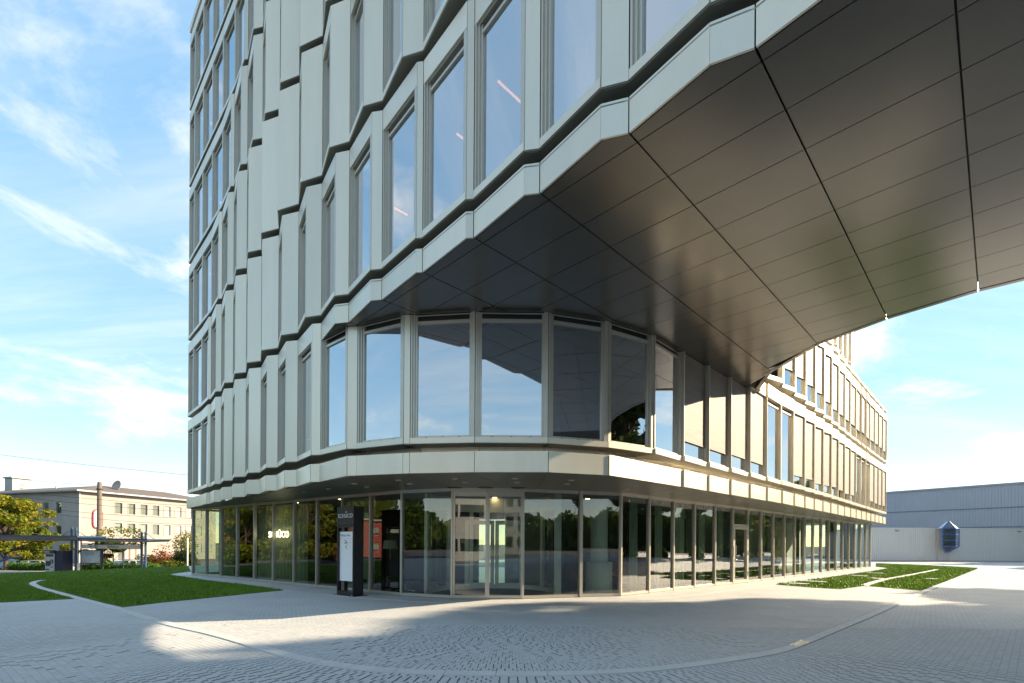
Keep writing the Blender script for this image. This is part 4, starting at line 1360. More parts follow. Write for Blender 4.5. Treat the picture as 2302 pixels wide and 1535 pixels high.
LM = {
 'autumn': leaf_mat('maple_leaves', [(0, (.06, .10, .012)), (.4, (.15, .20, .022)), (.7, (.28, .27, .03)), (1, (.42, .24, .03))]),
 'green': leaf_mat('green_leaves', [(0, (.022, .05, .010)), (.5, (.055, .11, .018)), (1, (.12, .18, .03))]),
 'dark': leaf_mat('dark_leaves', [(0, (.016, .035, .010)), (.6, (.04, .075, .015)), (1, (.09, .13, .025))]),
 'hedge': leaf_mat('hedge_leaves', [(0, (.05, .14, .02)), (.5, (.11, .28, .03)), (1, (.22, .36, .06))]),
 'red': leaf_mat('red_leaves', [(0, (.16, .05, .02)), (.5, (.36, .09, .03)), (1, (.40, .2, .04))]),
 'yellow': leaf_mat('yellow_green_leaves', [(0, (.07, .1, .015)), (.5, (.17, .2, .03)), (1, (.30, .28, .05))]),
}
def leaf_cloud(name, blobs, n, size, mt, parent, surf=.5, seed=1):
    """many small leaf quads spread through a set of ellipsoid clumps (x,y,z,rx,ry,rz)"""
    g_ = np.random.default_rng(seed)
    B = np.array(blobs); vol = (B[:, 3]*B[:, 4]*B[:, 5])**.8
    idx = g_.choice(len(B), n, p=vol/vol.sum())
    d = g_.normal(size=(n, 3)); d /= np.linalg.norm(d, axis=1)[:, None]
    r = g_.uniform(0, 1, n)**(1/3.0*surf)
    r *= 1+.10*np.sin(d[:, 0]*9+idx)*np.sin(d[:, 1]*8)*np.cos(d[:, 2]*7)
    c = B[idx, :3]+d*r[:, None]*B[idx, 3:6]
    nrm = d*.6+g_.normal(size=(n, 3))*.7+np.array([0, 0, .35]); nrm /= np.linalg.norm(nrm, axis=1)[:, None]
    t = np.cross(nrm, g_.normal(size=(n, 3))); t /= np.linalg.norm(t, axis=1)[:, None]
    b = np.cross(nrm, t)
    s = size*g_.uniform(.6, 1.35, n)[:, None]
    V = np.stack([c-t*s, c+b*s*.55, c+t*s, c-b*s*.55], 1).reshape(-1, 3)
    o = tri_mesh(name, V, np.arange(n*4).reshape(-1, 4), mt, parent)
    tone = np.clip(.45+.22*g_.normal(size=n)+.18*g_.normal(size=len(B))[idx], 0, 1)
    a = o.data.attributes.new('tone', 'FLOAT', 'POINT')
    a.data.foreach_set('value', np.repeat(tone, 4).astype(np.float32))
    return o
def crown_blobs(h0, h1, rad, n, seed, flat=.8):
    q = random.Random(seed); out = []
    sm = .62 if n >= 70 and rad < 6 else 1.0
    for _ in range(n):
        t = q.random(); z = h0+(h1-h0)*t
        rr = rad*math.sin(math.pi*min(max(.14+t*.80, .05), .98))**.75
        a = q.uniform(0, 6.283); r = rr*math.sqrt(q.random())*(.85 if sm == 1.0 else 1.0)*q.uniform(.85, 1.12)
        s = rad*q.uniform(.16, .32)*sm
        out.append((r*math.cos(a), r*math.sin(a), z, s*q.uniform(.9, 1.3), s*q.uniform(.9, 1.3), s*q.uniform(.6, 1.0)*flat))
    return out
def tree(name, label, x, y, z, h, rad, kind, trunk=2.0, leaves=9000, lsize=.16, seed=1, nb=26, group=None, tr=.2):
    t = thing(name, label, 'tree', (x, y, z), 0, group)
    q = random.Random(seed)
    m = MB()
    p0 = Vector((0, 0, -.1)); p = p0; r = tr
    top = h*.8
    pts = [p0]
    for s in range(1, 6):
        pts.append(Vector((q.uniform(-.15, .15)*s*.5, q.uniform(-.15, .15)*s*.5, top*s/5)))
    for s in range(5):
        m.tube(pts[s], pts[s+1], tr*(1-s*.17), tr*(1-(s+1)*.17), 9, cap=False)
    bl = crown_blobs(trunk, h, rad, nb, seed)
    for b in bl[::2]:
        s = q.randrange(1, 4); st = pts[s].lerp(pts[s+1], q.random())
        if st.z > b[2]: st = pts[1].lerp(pts[2], q.random())
        e = Vector(b[:3]); mid = st.lerp(e, .5)+Vector((0, 0, .15*rad*q.random()))
        m.tube(st, mid, tr*.32, tr*.2, 6, cap=False); m.tube(mid, e, tr*.2, tr*.06, 6, cap=False)
    m.build('trunk', barkm, t, smooth=True)
    leaf_cloud('crown', bl, leaves, lsize, LM[kind], t, seed=seed)
    return t
def bush(name, label, x, y, z, rx, ry, h, kind, n=1500, ls=.09, seed=1, cat='bush', group=None):
    t = thing(name, label, cat, (x, y, z), 0, group)
    q = random.Random(seed)
    bl = [(q.uniform(-rx, rx)*.6, q.uniform(-ry, ry)*.6, h*q.uniform(.25, .75), rx*q.uniform(.35, .6), ry*q.uniform(.4, .6), h*q.uniform(.22, .35)) for _ in range(9)]
    leaf_cloud('foliage', bl, n, ls, LM[kind], t, seed=seed)
    m = MB()
    for q_ in range(4):
        b = bl[q_]; m.tube((b[0]*.3, b[1]*.3, 0), b[:3], .03, .012, 5)
    m.build('stem', barkm, t)
    return t
tree('maple_tree', 'maple tree turning yellow in front of the concrete chimney', at(14, 46), 46, -1.7, 7.3, 4.1, 'autumn', 2.0, 10000, .15, 3, 80)
tree('maple_tree', 'smaller yellow maple seen under the tram stop roof beside the ticket machine', at(95, 52), 52, -1.8, 4.6, 2.7, 'yellow', 1.0, 5000, .15, 8, 18, tr=.12)
tree('evergreen_tree', 'dark green tree behind the concrete chimney at the left edge', at(3, 110), 110, -2, 13.5, 5.5, 'dark', 2, 5000, .3, 12, 22)
bush('roof_height_treetop', 'small distant treetop showing above the stone house roof', at(107, 120), 120, 8.8, 2.8, 2, 5.0, 'green', 900, .2, 5, 'tree')
tree('young_street_tree', 'thin young tree with sparse leaves behind the tram stop sign', at(255, 47), 47, -1.8, 4.7, 2.6, 'yellow', 2.6, 700, .13, 21, 16, tr=.07)
tree('young_street_tree', 'small leafy tree behind the map board of the tram stop', at(240, 44), 44, -1.5, 3.0, 1.7, 'green', 1.1, 2200, .12, 22, 14, tr=.06)
bush('mixed_shrub', 'bare reddish shrub in the bed left of the dark evergreen', at(372, 52), 52, -1.85, 1.4, 1, 3.3, 'red', 900, .09, 31)
bush('mixed_shrub', 'orange red leaved shrub beside the tower corner', at(382, 50), 50, -1.85, 1.6, 1.0, 2.5, 'red', 2200, .09, 32)
bush('mixed_shrub', 'yellow green tall shrub against the tower corner', at(418, 49), 49, -1.85, 1.3, 1.2, 4.6, 'yellow', 2200, .1, 33)
bush('mixed_shrub', 'dark evergreen shrub next to the tower corner', at(417, 47), 47, -1.85, 1.25, 1.2, 2.7, 'dark', 3000, .09, 34)
bush('mixed_shrub', 'round dark green bush beside the blue posts of the tram stop', at(333, 53), 53, -1.85, 1.1, 1, 2.0, 'green', 2000, .09, 35)
bush('mixed_shrub', 'yellow flowering ground shrub below the orange shrub', at(395, 46), 46, -1.8, 2.0, 1.0, 1.6, 'yellow', 2400, .08, 36)
bush('mixed_shrub', 'bright yellow green bush left of the ticket machine', at(78, 50), 50, -1.85, 2.2, 1.2, 3.0, 'yellow', 2600, .1, 37)
# hedge in front of the car park: separate clipped lengths
hx = [(20, 75), (78, 138), (186, 226), (228, 262), (264, 300), (302, 358)]
hw = ['by the leaning blue arm', 'left of the ticket machine', 'below the map board', 'right of the map board', 'below the station name', 'beside the blue double posts']
for q, ((a_, b_), w) in enumerate(zip(hx, hw)):
    x0, x1 = at(a_, 43.5), at(b_, 43.5)
    t = thing('clipped_hedge', 'bright green clipped hedge section ' + w, 'hedge', ((x0+x1)/2, 43.5, -1.35), 0, 'hedge sections along the car park')
    wd = (x1-x0)/2
    bl = [(x, 0, .5+.06*math.sin(x*7), .38, .36, .5) for x in np.linspace(-wd+.3, wd-.3, max(3, int(wd*4)))]
    leaf_cloud('foliage', bl, int(2200*wd/1.2), .07, LM['hedge'], t, seed=60+q)
    MB().box(-wd+.2, wd-.2, -.2, .2, 0, .7).build('stem', barkm, t)

# -- parked cars behind the hedge
tyre = mat('tyre_rubber', (.02, .02, .02), (.015, .015, .015), 9, .8)
rimm = mat('alloy_rim', (.5, .5, .5), (.45, .45, .45), 3, .35, .8)
M['cglass'] = glass_mat('car_glass', (.25, .28, .28), .25)
def car(label, x, y, z, rz, c, estate=True):
    t = thing('parked_car', label, 'car', (x, y, z), rz, 'cars parked behind the hedge')
    pm = mat('car_paint', c, tuple(q*.95 for q in c), 2, .28, .35)
    low = [(-2.2, .38), (-2.22, .62), (-2.1, .86), (-1.0, .93), (.95, .95), (1.9, .80), (2.2, .66), (2.22, .40), (1.9, .24), (-1.95, .24)]
    secs = [(-.88, .90), (-.80, 1.0), (.80, 1.0), (.88, .90)]
    m = MB(); n = len(low)
    for sy, sc2 in secs:
        for px_, pz in low: m.v.append((px_*(1 if abs(sy) < .85 else .985), sy, .55+(pz-.55)*sc2))
    for s in range(3):
        for q in range(n):
            r_ = (q+1) % n
            m.f.append((s*n+q, s*n+r_, (s+1)*n+r_, (s+1)*n+q))
    m.f.append(tuple(range(n-1, -1, -1))); m.f.append(tuple(range(3*n, 4*n))); m.mi = [0]*len(m.f)
    m.build('body', pm, t, smooth=False)
    gt = [(-2.0 if estate else -1.75, .88), (-1.72 if estate else -1.1, 1.40), (-.9, 1.47), (.15, 1.44), (1.05, .92)]
    cb_ = MB(); n = len(gt)
    for sy, k in ((-.80, 0), (-.60, 1), (.60, 1), (.80, 0)):
        for px_, pz in gt:
            cb_.v.append((px_, sy if (k or pz < .95) else math.copysign(.66, sy), pz if k else (pz if pz < .95 else pz-.07)))
    for s in range(3):
        for q in range(n-1):
            cb_.f.append((s*n+q, s*n+q+1, (s+1)*n+q+1, (s+1)*n+q)); cb_.mi.append(1 if (s == 1 and q in (0, 3)) else 0)
    cb_.f.append(tuple(range(n-1, -1, -1))); cb_.f.append(tuple(range(3*n, 4*n))); cb_.mi += [1, 1]
    cab = cb_.build('cabin', [pm, M['cglass']], t)
    for sy in (-1, 1):
        for px_ in (-1.0, .0, ):
            MB().box(px_-.04, px_+.04, sy*.74-.05, sy*.74+.05, .92, 1.38).build('pillar', pm, cab)
        MB().box(.72, .9, sy*.93-.07, sy*.93+.07, .93, 1.06).build('mirror', pm, t)
        for px_ in (-1.35, 1.38):
            w = MB().tube((px_, sy*.72, .32), (px_, sy*.9, .32), .32, n=20).build('wheel', tyre, t)
            MB().tube((px_, sy*.9, .32), (px_, sy*.905, .32), .2, n=16).build('rim', rimm, w)
        MB().box(2.12, 2.2, sy*.62-.16, sy*.62+.16, .56, .68).build('headlight', M['white'], t)
    return t
car('silver grey estate car parked left of the ticket machine', at(103, 49), 49, -1.83, R(8), (.42, .43, .45))
car('pale parked car partly hidden by the maple trunk', at(50, 50), 50, -1.83, R(12), (.5, .5, .5))
car('white parked car seen right of the map board', at(236, 50), 50, -1.83, R(170), (.62, .62, .62))
car('dark blue parked car in front of the brown entrance doors', at(266, 52), 52, -1.83, R(165), (.03, .05, .09), False)
car('white parked car right of the dark blue car', at(287, 51), 51, -1.83, R(170), (.6, .6, .6))

# -- tram stop
blue = mat('blue_grey_steel', (.05, .10, .17), (.04, .085, .15), 3, .4, .3)
blk = mat('shelter_dark', (.02, .03, .045), (.03, .04, .05), 3, .5)
SY, SBZ = 41.0, -.95
def sx(px): return at(px, SY)
def szz(py, px=200): return CAMZ + (1222.4+.0063*(px-1151)-py)*SY/FPX
stop = thing('tram_shelter', 'blue steel tram stop shelter with flat cantilever roofs and station name board', 'shelter')
for (a_, b_, yt, yb, nm) in ((-90, 205, 1203.5, 1215, 'roof'), (203, 357, 1209.5, 1216.5, 'roof')):
    m = MB()
    z1 = szz(yt); z0 = szz(yb)
    x0, x1 = sx(a_), sx(b_)
    m.v += [(x0, SY-1.3, z1), (x1, SY-1.3, z1-.03), (x1, SY+1.6, z1-.05), (x0, SY+1.6, z1), (x0, SY-1.3, z1-.14), (x1, SY-1.3, z1-.17), (x1-.3, SY+1.6, z0), (x0, SY+1.6, z0), (x1-1, SY, z0-.05), (x0, SY, z0-.05)]
    m.f += [(0, 1, 2, 3), (0, 4, 5, 1), (4, 9, 8, 5), (9, 7, 6, 8), (1, 5, 8, 6, 2), (3, 7, 9, 4, 0), (2, 6, 7, 3)]; m.mi = [0, 0, 1, 1, 0, 0, 0]
    m.build(nm, [blue, mat('roof_underside_%s' % a_, (.22, .21, .2), (.2, .19, .18), 2, .6)], stop)
for px, top in ((166, 1186.5), (175.5, 1186.5), (322.5, 1195), (331.5, 1195)):
    MB().tube((sx(px), SY-.2, SBZ-.1), (sx(px), SY-.2, szz(top)), .085, n=10).build('post', blue, stop)
for (pa, ya, pb, yb) in ((166, 1192, 145, 1203.5), (176, 1192, 197, 1205), (322, 1197, 302, 1210), (332, 1197, 352, 1212)):
    MB().tube((sx(pa), SY-.2, szz(ya)), (sx(pb), SY-.2, szz(yb)), .02).build('tie_rod', blk, stop)
for px in (181.5, 230.5, 276.5, 319.5):
    MB().box(sx(px)-.035, sx(px)+.035, SY+.0, SY+.07, SBZ-.1, szz(1216)).build('mullion', blk, stop)
for py in (1222.5, 1270.5):
    MB().box(sx(181), sx(320), SY+.01, SY+.06, szz(py)-.04, szz(py)+.04).build('rail', blk, stop)
nb_ = MB().box(sx(185), sx(319.5), SY-.12, SY-.02, szz(1232.8), szz(1224.2)).build('name_board', mat('sign_grey_white', (.52, .52, .50), (.48, .48, .46), 2, .5), stop)
ink = mat('sign_ink', (.02, .02, .025), (.02, .02, .02), 2, .6)
t = text_mesh('station_name', 'Schüco', .34, ink, nb_, .004, 'CENTER'); t.location = (sx(257), SY-.13, szz(1231.3)); t.rotation_euler = (R(90), 0, 0)
ar = MB()
ya = szz(1228.5)
ar.box(sx(205.5), sx(210.5), SY-.128, SY-.12, ya-.02, ya+.02)
for s in (-1, 1):
    n = len(ar.v)
    ar.v += [(sx(205)-.02, SY-.128, ya), (sx(205)+.03, SY-.128, ya), (sx(207.3)+.03, SY-.128, ya+s*.1), (sx(207.3)-.03, SY-.128, ya+s*.1)]
    ar.f.append((n, n+1, n+2, n+3)); ar.mi.append(0)
ar.build('arrow', ink, nb_)
pc = MB()
for b_ in ((0, .26, 0, .02), (0, .26, .24, .26), (0, .02, .02, .24), (.24, .26, .02, .24)):
    pc.box(sx(214)+b_[0], sx(214)+b_[1], SY-.128, SY-.12, ya-.13+b_[2], ya-.13+b_[3])
pc.tube((sx(214)+.12, SY-.124, ya-.05), (sx(214)+.16, SY-.124, ya+.05), .018); pc.tube((sx(214)+.08, SY-.124, ya-.05), (sx(214)+.19, SY-.124, ya-.05), .015)
pc.build('pictogram', ink, nb_)
MB().box(sx(222.2), sx(222.8), SY-.126, SY-.12, szz(1232.6), szz(1224.4)).build('divider', ink, nb_)
mb_ = MB().box(sx(183), sx(230), SY-.1, SY-.01, szz(1266.5), szz(1236)).build('map_case', blk, stop)
mp_ = mat('map_print', (.33, .38, .40), (.20, .26, .30), 1.6, .45, detail=9, lo=.42, hi=.6)
MB().box(sx(185.5), sx(227.5), SY-.11, SY-.1, szz(1265), szz(1237.8)).build('map_sheet', mp_, mb_)
MB().box(sx(-90), sx(352), SY-2.2, SY+1.2, SBZ-1.2, SBZ-.1).build('platform', M['stone'], stop)
# ticket machine
tm_ = thing('ticket_machine', 'dark blue tram ticket machine with light grey front under the shelter roof', 'ticket machine')
zt2, zb2_ = szz(1238), SBZ-.1
MB().box(sx(133.5), sx(171), SY-1.2, SY-.35, zb2_, zt2).build('housing', mat('navy_steel', (.012, .018, .045), (.01, .015, .035), 3, .4), tm_)
MB().box(sx(131), sx(155), SY-1.35, SY-1.2, szz(1243), zt2+.06).build('header', blk, tm_)
t = text_mesh('header_text', 'Tickets', .17, wl, tm_, .003); t.location = (sx(132.5), SY-1.36, szz(1241.5)); t.rotation_euler = (R(90), 0, 0)
face = MB().box(sx(134), sx(153.5), SY-1.26, SY-1.2, zb2_+.02, szz(1243.5)).build('front_panel', mat('light_grey_steel', (.42, .41, .40), (.38, .37, .36), 3, .45), tm_)
for (a_, b_, ya_, yb_, nm) in ((135.5, 152, 1250.5, 1245.5, 'display_strip'), (135.5, 145, 1271, 1260, 'screen'), (148.8, 151.8, 1265.5, 1257, 'keypad'), (145.5, 147.2, 1268, 1256, 'button_column'), (135.5, 143, 1279.5, 1277, 'ticket_tray'), (146, 152, 1274, 1272.5, 'coin_slot')):
    MB().box(sx(a_), sx(b_), SY-1.275, SY-1.26, szz(ya_), szz(yb_)).build(nm, blk, face)
# leaning blue barrier arm + dark post at the left edge
arm = thing('curved_barrier_arm', 'curved dark blue barrier arm leaning over the hedge at the left edge', 'barrier')
m = MB(); prev = None
for q in range(9):
    t_ = q/8
    x = sx(10+82*t_); z = szz(1283-31*(1-(1-t_)**2.2))
    cur = (x, SY-1.6, z)
    if prev: m.tube(prev, cur, .06+.05*(1-t_), n=8)
    prev = cur
m.build('arm', blue, arm)
MB().tube((sx(10), SY-1.6, SBZ-.3), (sx(12), SY-1.6, szz(1262)), .16).build('post', blk, arm)
tag(MB().tube((sx(3), SY-1.9, SBZ-.3), (sx(3), SY-1.9, szz(1261)), .17, n=8).build('wooden_bollard', mat('brown_wood', (.12, .07, .05), (.09, .055, .04), 5, .8)), 'brown wooden bollard at the left edge beside the barrier arm', 'bollard')
bn = thing('blue_bench', 'small dark blue steel bench at the end of the tram stop', 'bench')
MB().box(sx(357), sx(371), SY-.5, SY, szz(1274.5), szz(1272.5)).build('seat', blue, bn)
for px in (357, 365): MB().box(sx(px), sx(px+4.5), SY-.45, SY-.05, SBZ-.2, szz(1274.5)).build('leg', blue, bn)
tag(MB().tube((sx(350.5), SY+4, -1.3), (sx(350.5), SY+4, 1.9), .06, n=8).build('white_post', M['white']), 'slim white post behind the tram stop bench', 'post')
# mast and overhead wires
mast = thing('concrete_mast', 'brown concrete overhead-line mast rising behind the tram stop', 'mast', (at(223, 52), 52, -1.85))
MB().tube((0, 0, 0), (0, 0, 9.6), .27, .2, n=14).tube((0, 0, 9.6), (0, 0, 9.75), .2, .12, n=14).build('shaft', mat('weathered_mast', (.20, .15, .12), (.15, .115, .095), 3, .85), mast)
MB().lathe([(.27, 8.9), (.3, 8.92), (.3, 9.0), (.26, 9.02)], n=14).build('clamp', blk, mast)
wires = [((-60, 1014.5), (560, 1079), 'highest overhead wire, crossing the sky left of the tower'), ((-60, 1063), (223, 1091), 'overhead wire running to the top of the concrete mast'), ((-60, 1094), (440, 1138), 'overhead wire passing the eave of the stone house'), ((-60, 1105), (440, 1152), 'overhead wire crossing the upper windows of the stone house'), ((90, 1142), (440, 1165), 'overhead wire between the window rows of the stone house'), ((100, 1153), (440, 1180), 'lowest overhead wire in front of the stone house')]
for (x0, y0), (x1, y1), lb in wires:
    Y = 47
    def q3(x, y): return Vector((at(x, Y), Y, CAMZ+(1222.4+.0063*(x-1151)-y)*Y/FPX))
    a_, b_ = q3(x0, y0), q3(x1, y1)
    m = MB(); prev = a_
    for q in range(1, 13):
        t_ = q/12; cur = a_.lerp(b_, t_)-Vector((0, 0, .35*4*t_*(1-t_)*.5))
        m.tube(prev, cur, .018, n=5); prev = cur
    tag(m.build('overhead_wire', blk), 'thin dark ' + lb, 'wire', 'overhead tram wires')

# ================================================================== BACKGROUND, RIGHT
def corrugated(name, o, a, L, z0, z1, pitch, dep, mt, parent):
    n = Vector((a.y, -a.x)); m = MB(); k = int(L/pitch)
    prof = []
    for q in range(k):
        x = q*pitch
        prof += [(x, 0), (x+pitch*.55, 0), (x+pitch*.65, dep), (x+pitch*.9, dep)]
    for x, d in prof:
        p_ = o + a*x - n*d; m.v += [(p_.x, p_.y, z0), (p_.x, p_.y, z1)]
    for q in range(len(prof)-1):
        m.f.append((2*q, 2*q+2, 2*q+3, 2*q+1)); m.mi.append(0)
    return m.build(name, mt, parent)
hallm = mat('blue_grey_cladding', (.33, .38, .46), (.31, .36, .435), .4, .45, .25)
hall2 = mat('pale_grey_cladding', (.62, .645, .66), (.58, .605, .62), .3, .5, .2)
HY = 50.0
hall = thing('factory_hall', 'blue grey corrugated factory hall behind the low pale wall', 'building')
ho, he = Vector((at(1940, 69), 69.0)), Vector((at(2420, 52), 52.0))
ha = (he-ho).normalized(); HL = (he-ho).length
for z0, z1 in ((0, 3.86), (3.94, 6.1), (6.18, 8.75)):
    corrugated('cladding', ho, ha, HL, z0, z1, .28, .025, hallm, hall)
hn = Vector((ha.y, -ha.x))
for z in (3.9, 6.14):
    m = MB(); m.box(0, HL, -.05, .06, z-.05, z+.05, fr=(ho, ha, -hn))
    for q in range(int(HL/2.6)): m.box(q*2.6, q*2.6+.25, -.09, 0, z-.06, z+.06, fr=(ho, ha, -hn))
    m.build('joint_rail', mat('rail_blue_grey', (.14, .18, .25), (.12, .16, .22), 2, .5), hall)
MB().box(0, HL, -.12, .4, 8.75, 8.98, fr=(ho, ha, -hn)).build('roof_edge', mat('hall_coping', (.27, .31, .37), (.25, .29, .34), 2, .5), hall)
MB().prism([ho-hn*.3, he-hn*.3, he-hn*30, ho-hn*30], 0, 8.7).build('rear_body', hallm, hall)
low = thing('low_annexe', 'pale grey ribbed low annexe wall with blue crystal bay window', 'building')
x0, x1 = at(1930, HY), at(2500, HY)
ca, cbx = at(2109, HY), at(2161, HY)
zl = 3.36
corrugated('cladding', Vector((x0, HY)), Vector((1, 0)), ca-x0, .12, zl, .21, .04, hall2, low)
corrugated('cladding', Vector((cbx, HY)), Vector((1, 0)), x1-cbx, .12, zl, .21, .04, hall2, low)
MB().box(x0, x1, HY-.03, HY+.3, zl, zl+.1).build('coping', hall2, low)
MB().box(x0, x1, HY-.06, HY+.1, 0, .12).build('plinth', mat('plinth_rose', (.42, .36, .34), (.38, .33, .31), 2, .8), low)
MB().box(x0, x1, HY+.1, HY+4, 0, zl-.05).build('rear_body', hall2, low)
# diagonal boarding around the bay
m = MB(); cw = (cbx-ca)/2; cxm = (ca+cbx)/2
MB().box(ca, cbx, HY+.0, HY+.08, .12, zl).build('boarding_back', hall2, low)
for s in (-1, 1):
    for q in range(26):
        z0 = -.9 + q*.17
        n = len(m.v)
        xa, xb_ = cxm+s*.02, cxm+s*cw*.97
        za, zb3 = z0, z0+cw*.9
        if za > zl-.15 or zb3 < .15: continue
        lo_z, hi_z = .13, zl-.01
        def cl_(za, zb3):
            ta = max(0, (lo_z-za)/(zb3-za)); tb = min(1, (hi_z-za)/(zb3-za)); return ta, tb
        ta, tb = cl_(za, zb3)
        X = lambda t: xa+(xb_-xa)*t
        Z = lambda t: za+(zb3-za)*t
        if tb-ta < .05: continue
        b0 = [(X(ta), Z(ta)), (X(tb), Z(tb)), (X(tb), min(Z(tb)+.085, hi_z)), (X(ta), Z(ta)+.085)]
        for yy in (HY-.03, HY+.0): m.v += [(p_[0], yy, p_[1]) for p_ in b0]
        m.f += [(n, n+1, n+2, n+3), (n, n+4, n+5, n+1), (n+2, n+6, n+7, n+3), (n+1, n+5, n+6, n+2), (n+3, n+7, n+4, n)]; m.mi += [0]*5
m.build('diagonal_boarding', hall2, low)
bay_t = thing('crystal_bay_window', 'blue framed glass bay window shaped like a pointed crystal on the low pale wall', 'bay window')
bf = mat('bright_blue_steel', (.02, .12, .42), (.02, .10, .36), 3, .4)
xl, xr, xm = at(2117, HY-1), at(2156, HY), at(2146, HY-1)
xl2, xr2 = at(2112, HY), at(2153, HY)
yf = HY-1.1
zA, zB, zT, zP = CAMZ+(1228.5-1187.5)*49/FPX, CAMZ+(1228.5-1228)*49/FPX, CAMZ+(1228.5-1172)*49/FPX, CAMZ+(1228.5-1242)*49/FPX
xmid = (xl+xm)/2
F = {'a': (xl, yf, zB), 'b': (xm, yf, zB), 'c': (xm, yf, zA), 'd': (xl, yf, zA), 't': (xmid, yf, zT), 'p': (xmid, yf+.35, zP),
     'a2': (at(2122, HY), HY, zB), 'b2': (xr, HY, zB), 'c2': (xr, HY, zA), 'd2': (at(2122, HY), HY, zA), 't2': (at(2127, HY), HY, zT), 'p2': (at(2137, HY), HY, zP+.1), 'e2': (at(2106, HY), HY-.1, zA-.02)}
bars = ['ab', 'bc', 'cd', 'da', 'dt', 'tc', 'ap', 'bp']
m = MB()
for b_ in bars: m.tube(F[b_[0]], F[b_[1]], .055, n=6)
for k_ in 'abcdtp': m.tube(F[k_], F[k_+'2'], .045, n=6)
m.tube(F['b2'], F['c2'], .045, n=6)
for q in (1, 2):
    z = zB+(zA-zB)*q/3; m.tube((xl, yf, z), (xm, yf, z), .035, n=6); m.tube((xm, yf, z), (xr, HY, z), .035, n=6)
m.build('frame', bf, bay_t)
def gq(*ks):
    m = MB(); m.v = [F[k_] for k_ in ks]; m.f = [tuple(range(len(ks)))]; m.mi = [0]
    m.build('pane', M['hglass'], bay_t)
gq('b', 'b2', 'c2', 'c'); gq('d', 'c', 't'); gq('a', 'd', 'd2', 'a2'); 
for k_ in (('a', 'p', 'b'), ('b', 'p', 'p2', 'b2'), ('a', 'a2', 'p2', 'p')):
    m = MB(); m.v = [F[x_] for x_ in k_]; m.f = [tuple(range(len(k_)))]; m.mi = [0]; m.build('lower_panel', blackm, bay_t)
for q in range(3):
    z0, z1 = zB+(zA-zB)*q/3+.03, zB+(zA-zB)*(q+1)/3-.03
    MB().quad((xl+.04, yf, z0), (xm-.04, yf, z0), (xm-.04, yf, z1), (xl+.04, yf, z1)).build('pane', M['hglass'], bay_t)
for k_ in (('d', 't', 't2', 'e2'), ('t', 'c', 'c2', 't2')):
    m = MB(); m.v = [F[x_] for x_ in k_]; m.v = m.v + [(x_, y_, z_+.04) for x_, y_, z_ in m.v]
    m.f = [(0, 1, 2, 3), (7, 6, 5, 4), (0, 4, 5, 1), (1, 5, 6, 2), (2, 6, 7, 3), (3, 7, 4, 0)]; m.mi = [0]*6
    m.build('roof_panel', mat('pale_blue_sheet', (.42, .5, .58), (.4, .47, .55), 3, .4, .2), bay_t)
for px, lb in ((2016.5, 'left of the crystal bay window'), (2291.5, 'right of the crystal bay window')):
    x = at(px, HY); z = CAMZ+(1228.5-1193.5)*HY/FPX
    t = thing('wall_lamp', 'small grey bulkhead lamp on the low wall ' + lb, 'lamp', (x, HY-.02, z), 0, 'bulkhead lamps on the low wall')
    MB().lathe([(0, -.10), (.14, -.08), (.19, 0), (.14, .08), (0, .1)], n=16).build('body', gut, t, smooth=True).scale = (1, .6, .8)
    MB().box(-.22, .22, -.02, .04, -.03, .03).build('bracket', blk, t)
tag(MB().prism([P(-2.0, 46), P(2, 46), P(2, 46.3), P(-2, 46.3)], -.05, .02).build('concrete_edge', M['stone']), 'pale concrete edge strip in front of the low wall', 'kerb') if False else None
# ================================================================== WHAT THE GLASS REFLECTS AND WHAT SHADES THE PLAZA
# tall trees east of the plaza (right of the frame): they shade the forecourt
tl = [(47, -24, 24, 7.5), (46, -13, 26, 8), (48, -2, 26, 8), (46, 8, 27, 8.2), (45.5, 15.3, 20.3, 8.0)]
proto = None
lbs = ['southernmost', 'second from the south', 'in the middle', 'fourth from the south', 'northernmost']
for q, (x, y, h, r_) in enumerate(tl):
    t = tree('tall_plane_tree', 'tall dark green plane tree in the row right of the plaza, ' + lbs[q], x, y, -.05, h, r_, 'dark', 2.0, 26000, .42, 100+q, 80, 'tall trees right of the plaza', .4)
# lower trees mirrored in the glazing of the right wing
for q, (x, y, h, r_) in enumerate([(54, 31, 8.5, 4.2), (58, 38, 9.5, 4.5), (52, 24, 8.0, 3.8), (62, 46, 10, 5), (70, 52, 10, 5), (50, 17.5, 9.5, 4.2)]):
    tree('round_tree', 'low round green tree mirrored in the right wing glass, %s along the yard' % ['first', 'second', 'third', 'fourth', 'fifth', 'sixth'][q], x, y, -.05, h, r_, 'yellow' if q % 2 else 'green', .3, 11000, .24, 140+q, 50, 'low trees along the yard', .2)
# street trees and a red house mirrored in the glazing left of the entrance
for q, (x, y, h, r_) in enumerate([(-84, 44, 15, 6.5), (-80, 33, 16, 6.5), (-82, 23, 17, 7), (-92, 12, 15, 6.5), (-76, -3, 15, 6.5), (-58, -20, 12, 5.5), (-40, -34, 11, 5), (-100, 50, 16, 7), (-98, 39, 17, 7), (-99, 28, 16, 7), (-97, 17, 17, 7)]):
    tree('street_tree', 'street tree mirrored in the glazing left of the entrance, %s in the row' % ['first', 'second', 'third', 'fourth', 'fifth', 'sixth', 'seventh', 'eighth', 'ninth', 'tenth', 'eleventh'][q], x, y, gz(x, y)-.05, h, r_, ('autumn', 'autumn', 'yellow', 'yellow', 'yellow', 'green', 'green', 'yellow', 'autumn', 'yellow', 'green')[q], .9, 12000, .32, 170+q, 50, 'street trees mirrored in the glass', .22)
red_h = thing('red_brick_house', 'red brick house with flat roof mirrored in the glazing left of the entrance', 'house')
rbm = mat('red_brick', (.30, .055, .04), (.24, .045, .035), 1.5, .8, bump=.2, bscale=12)
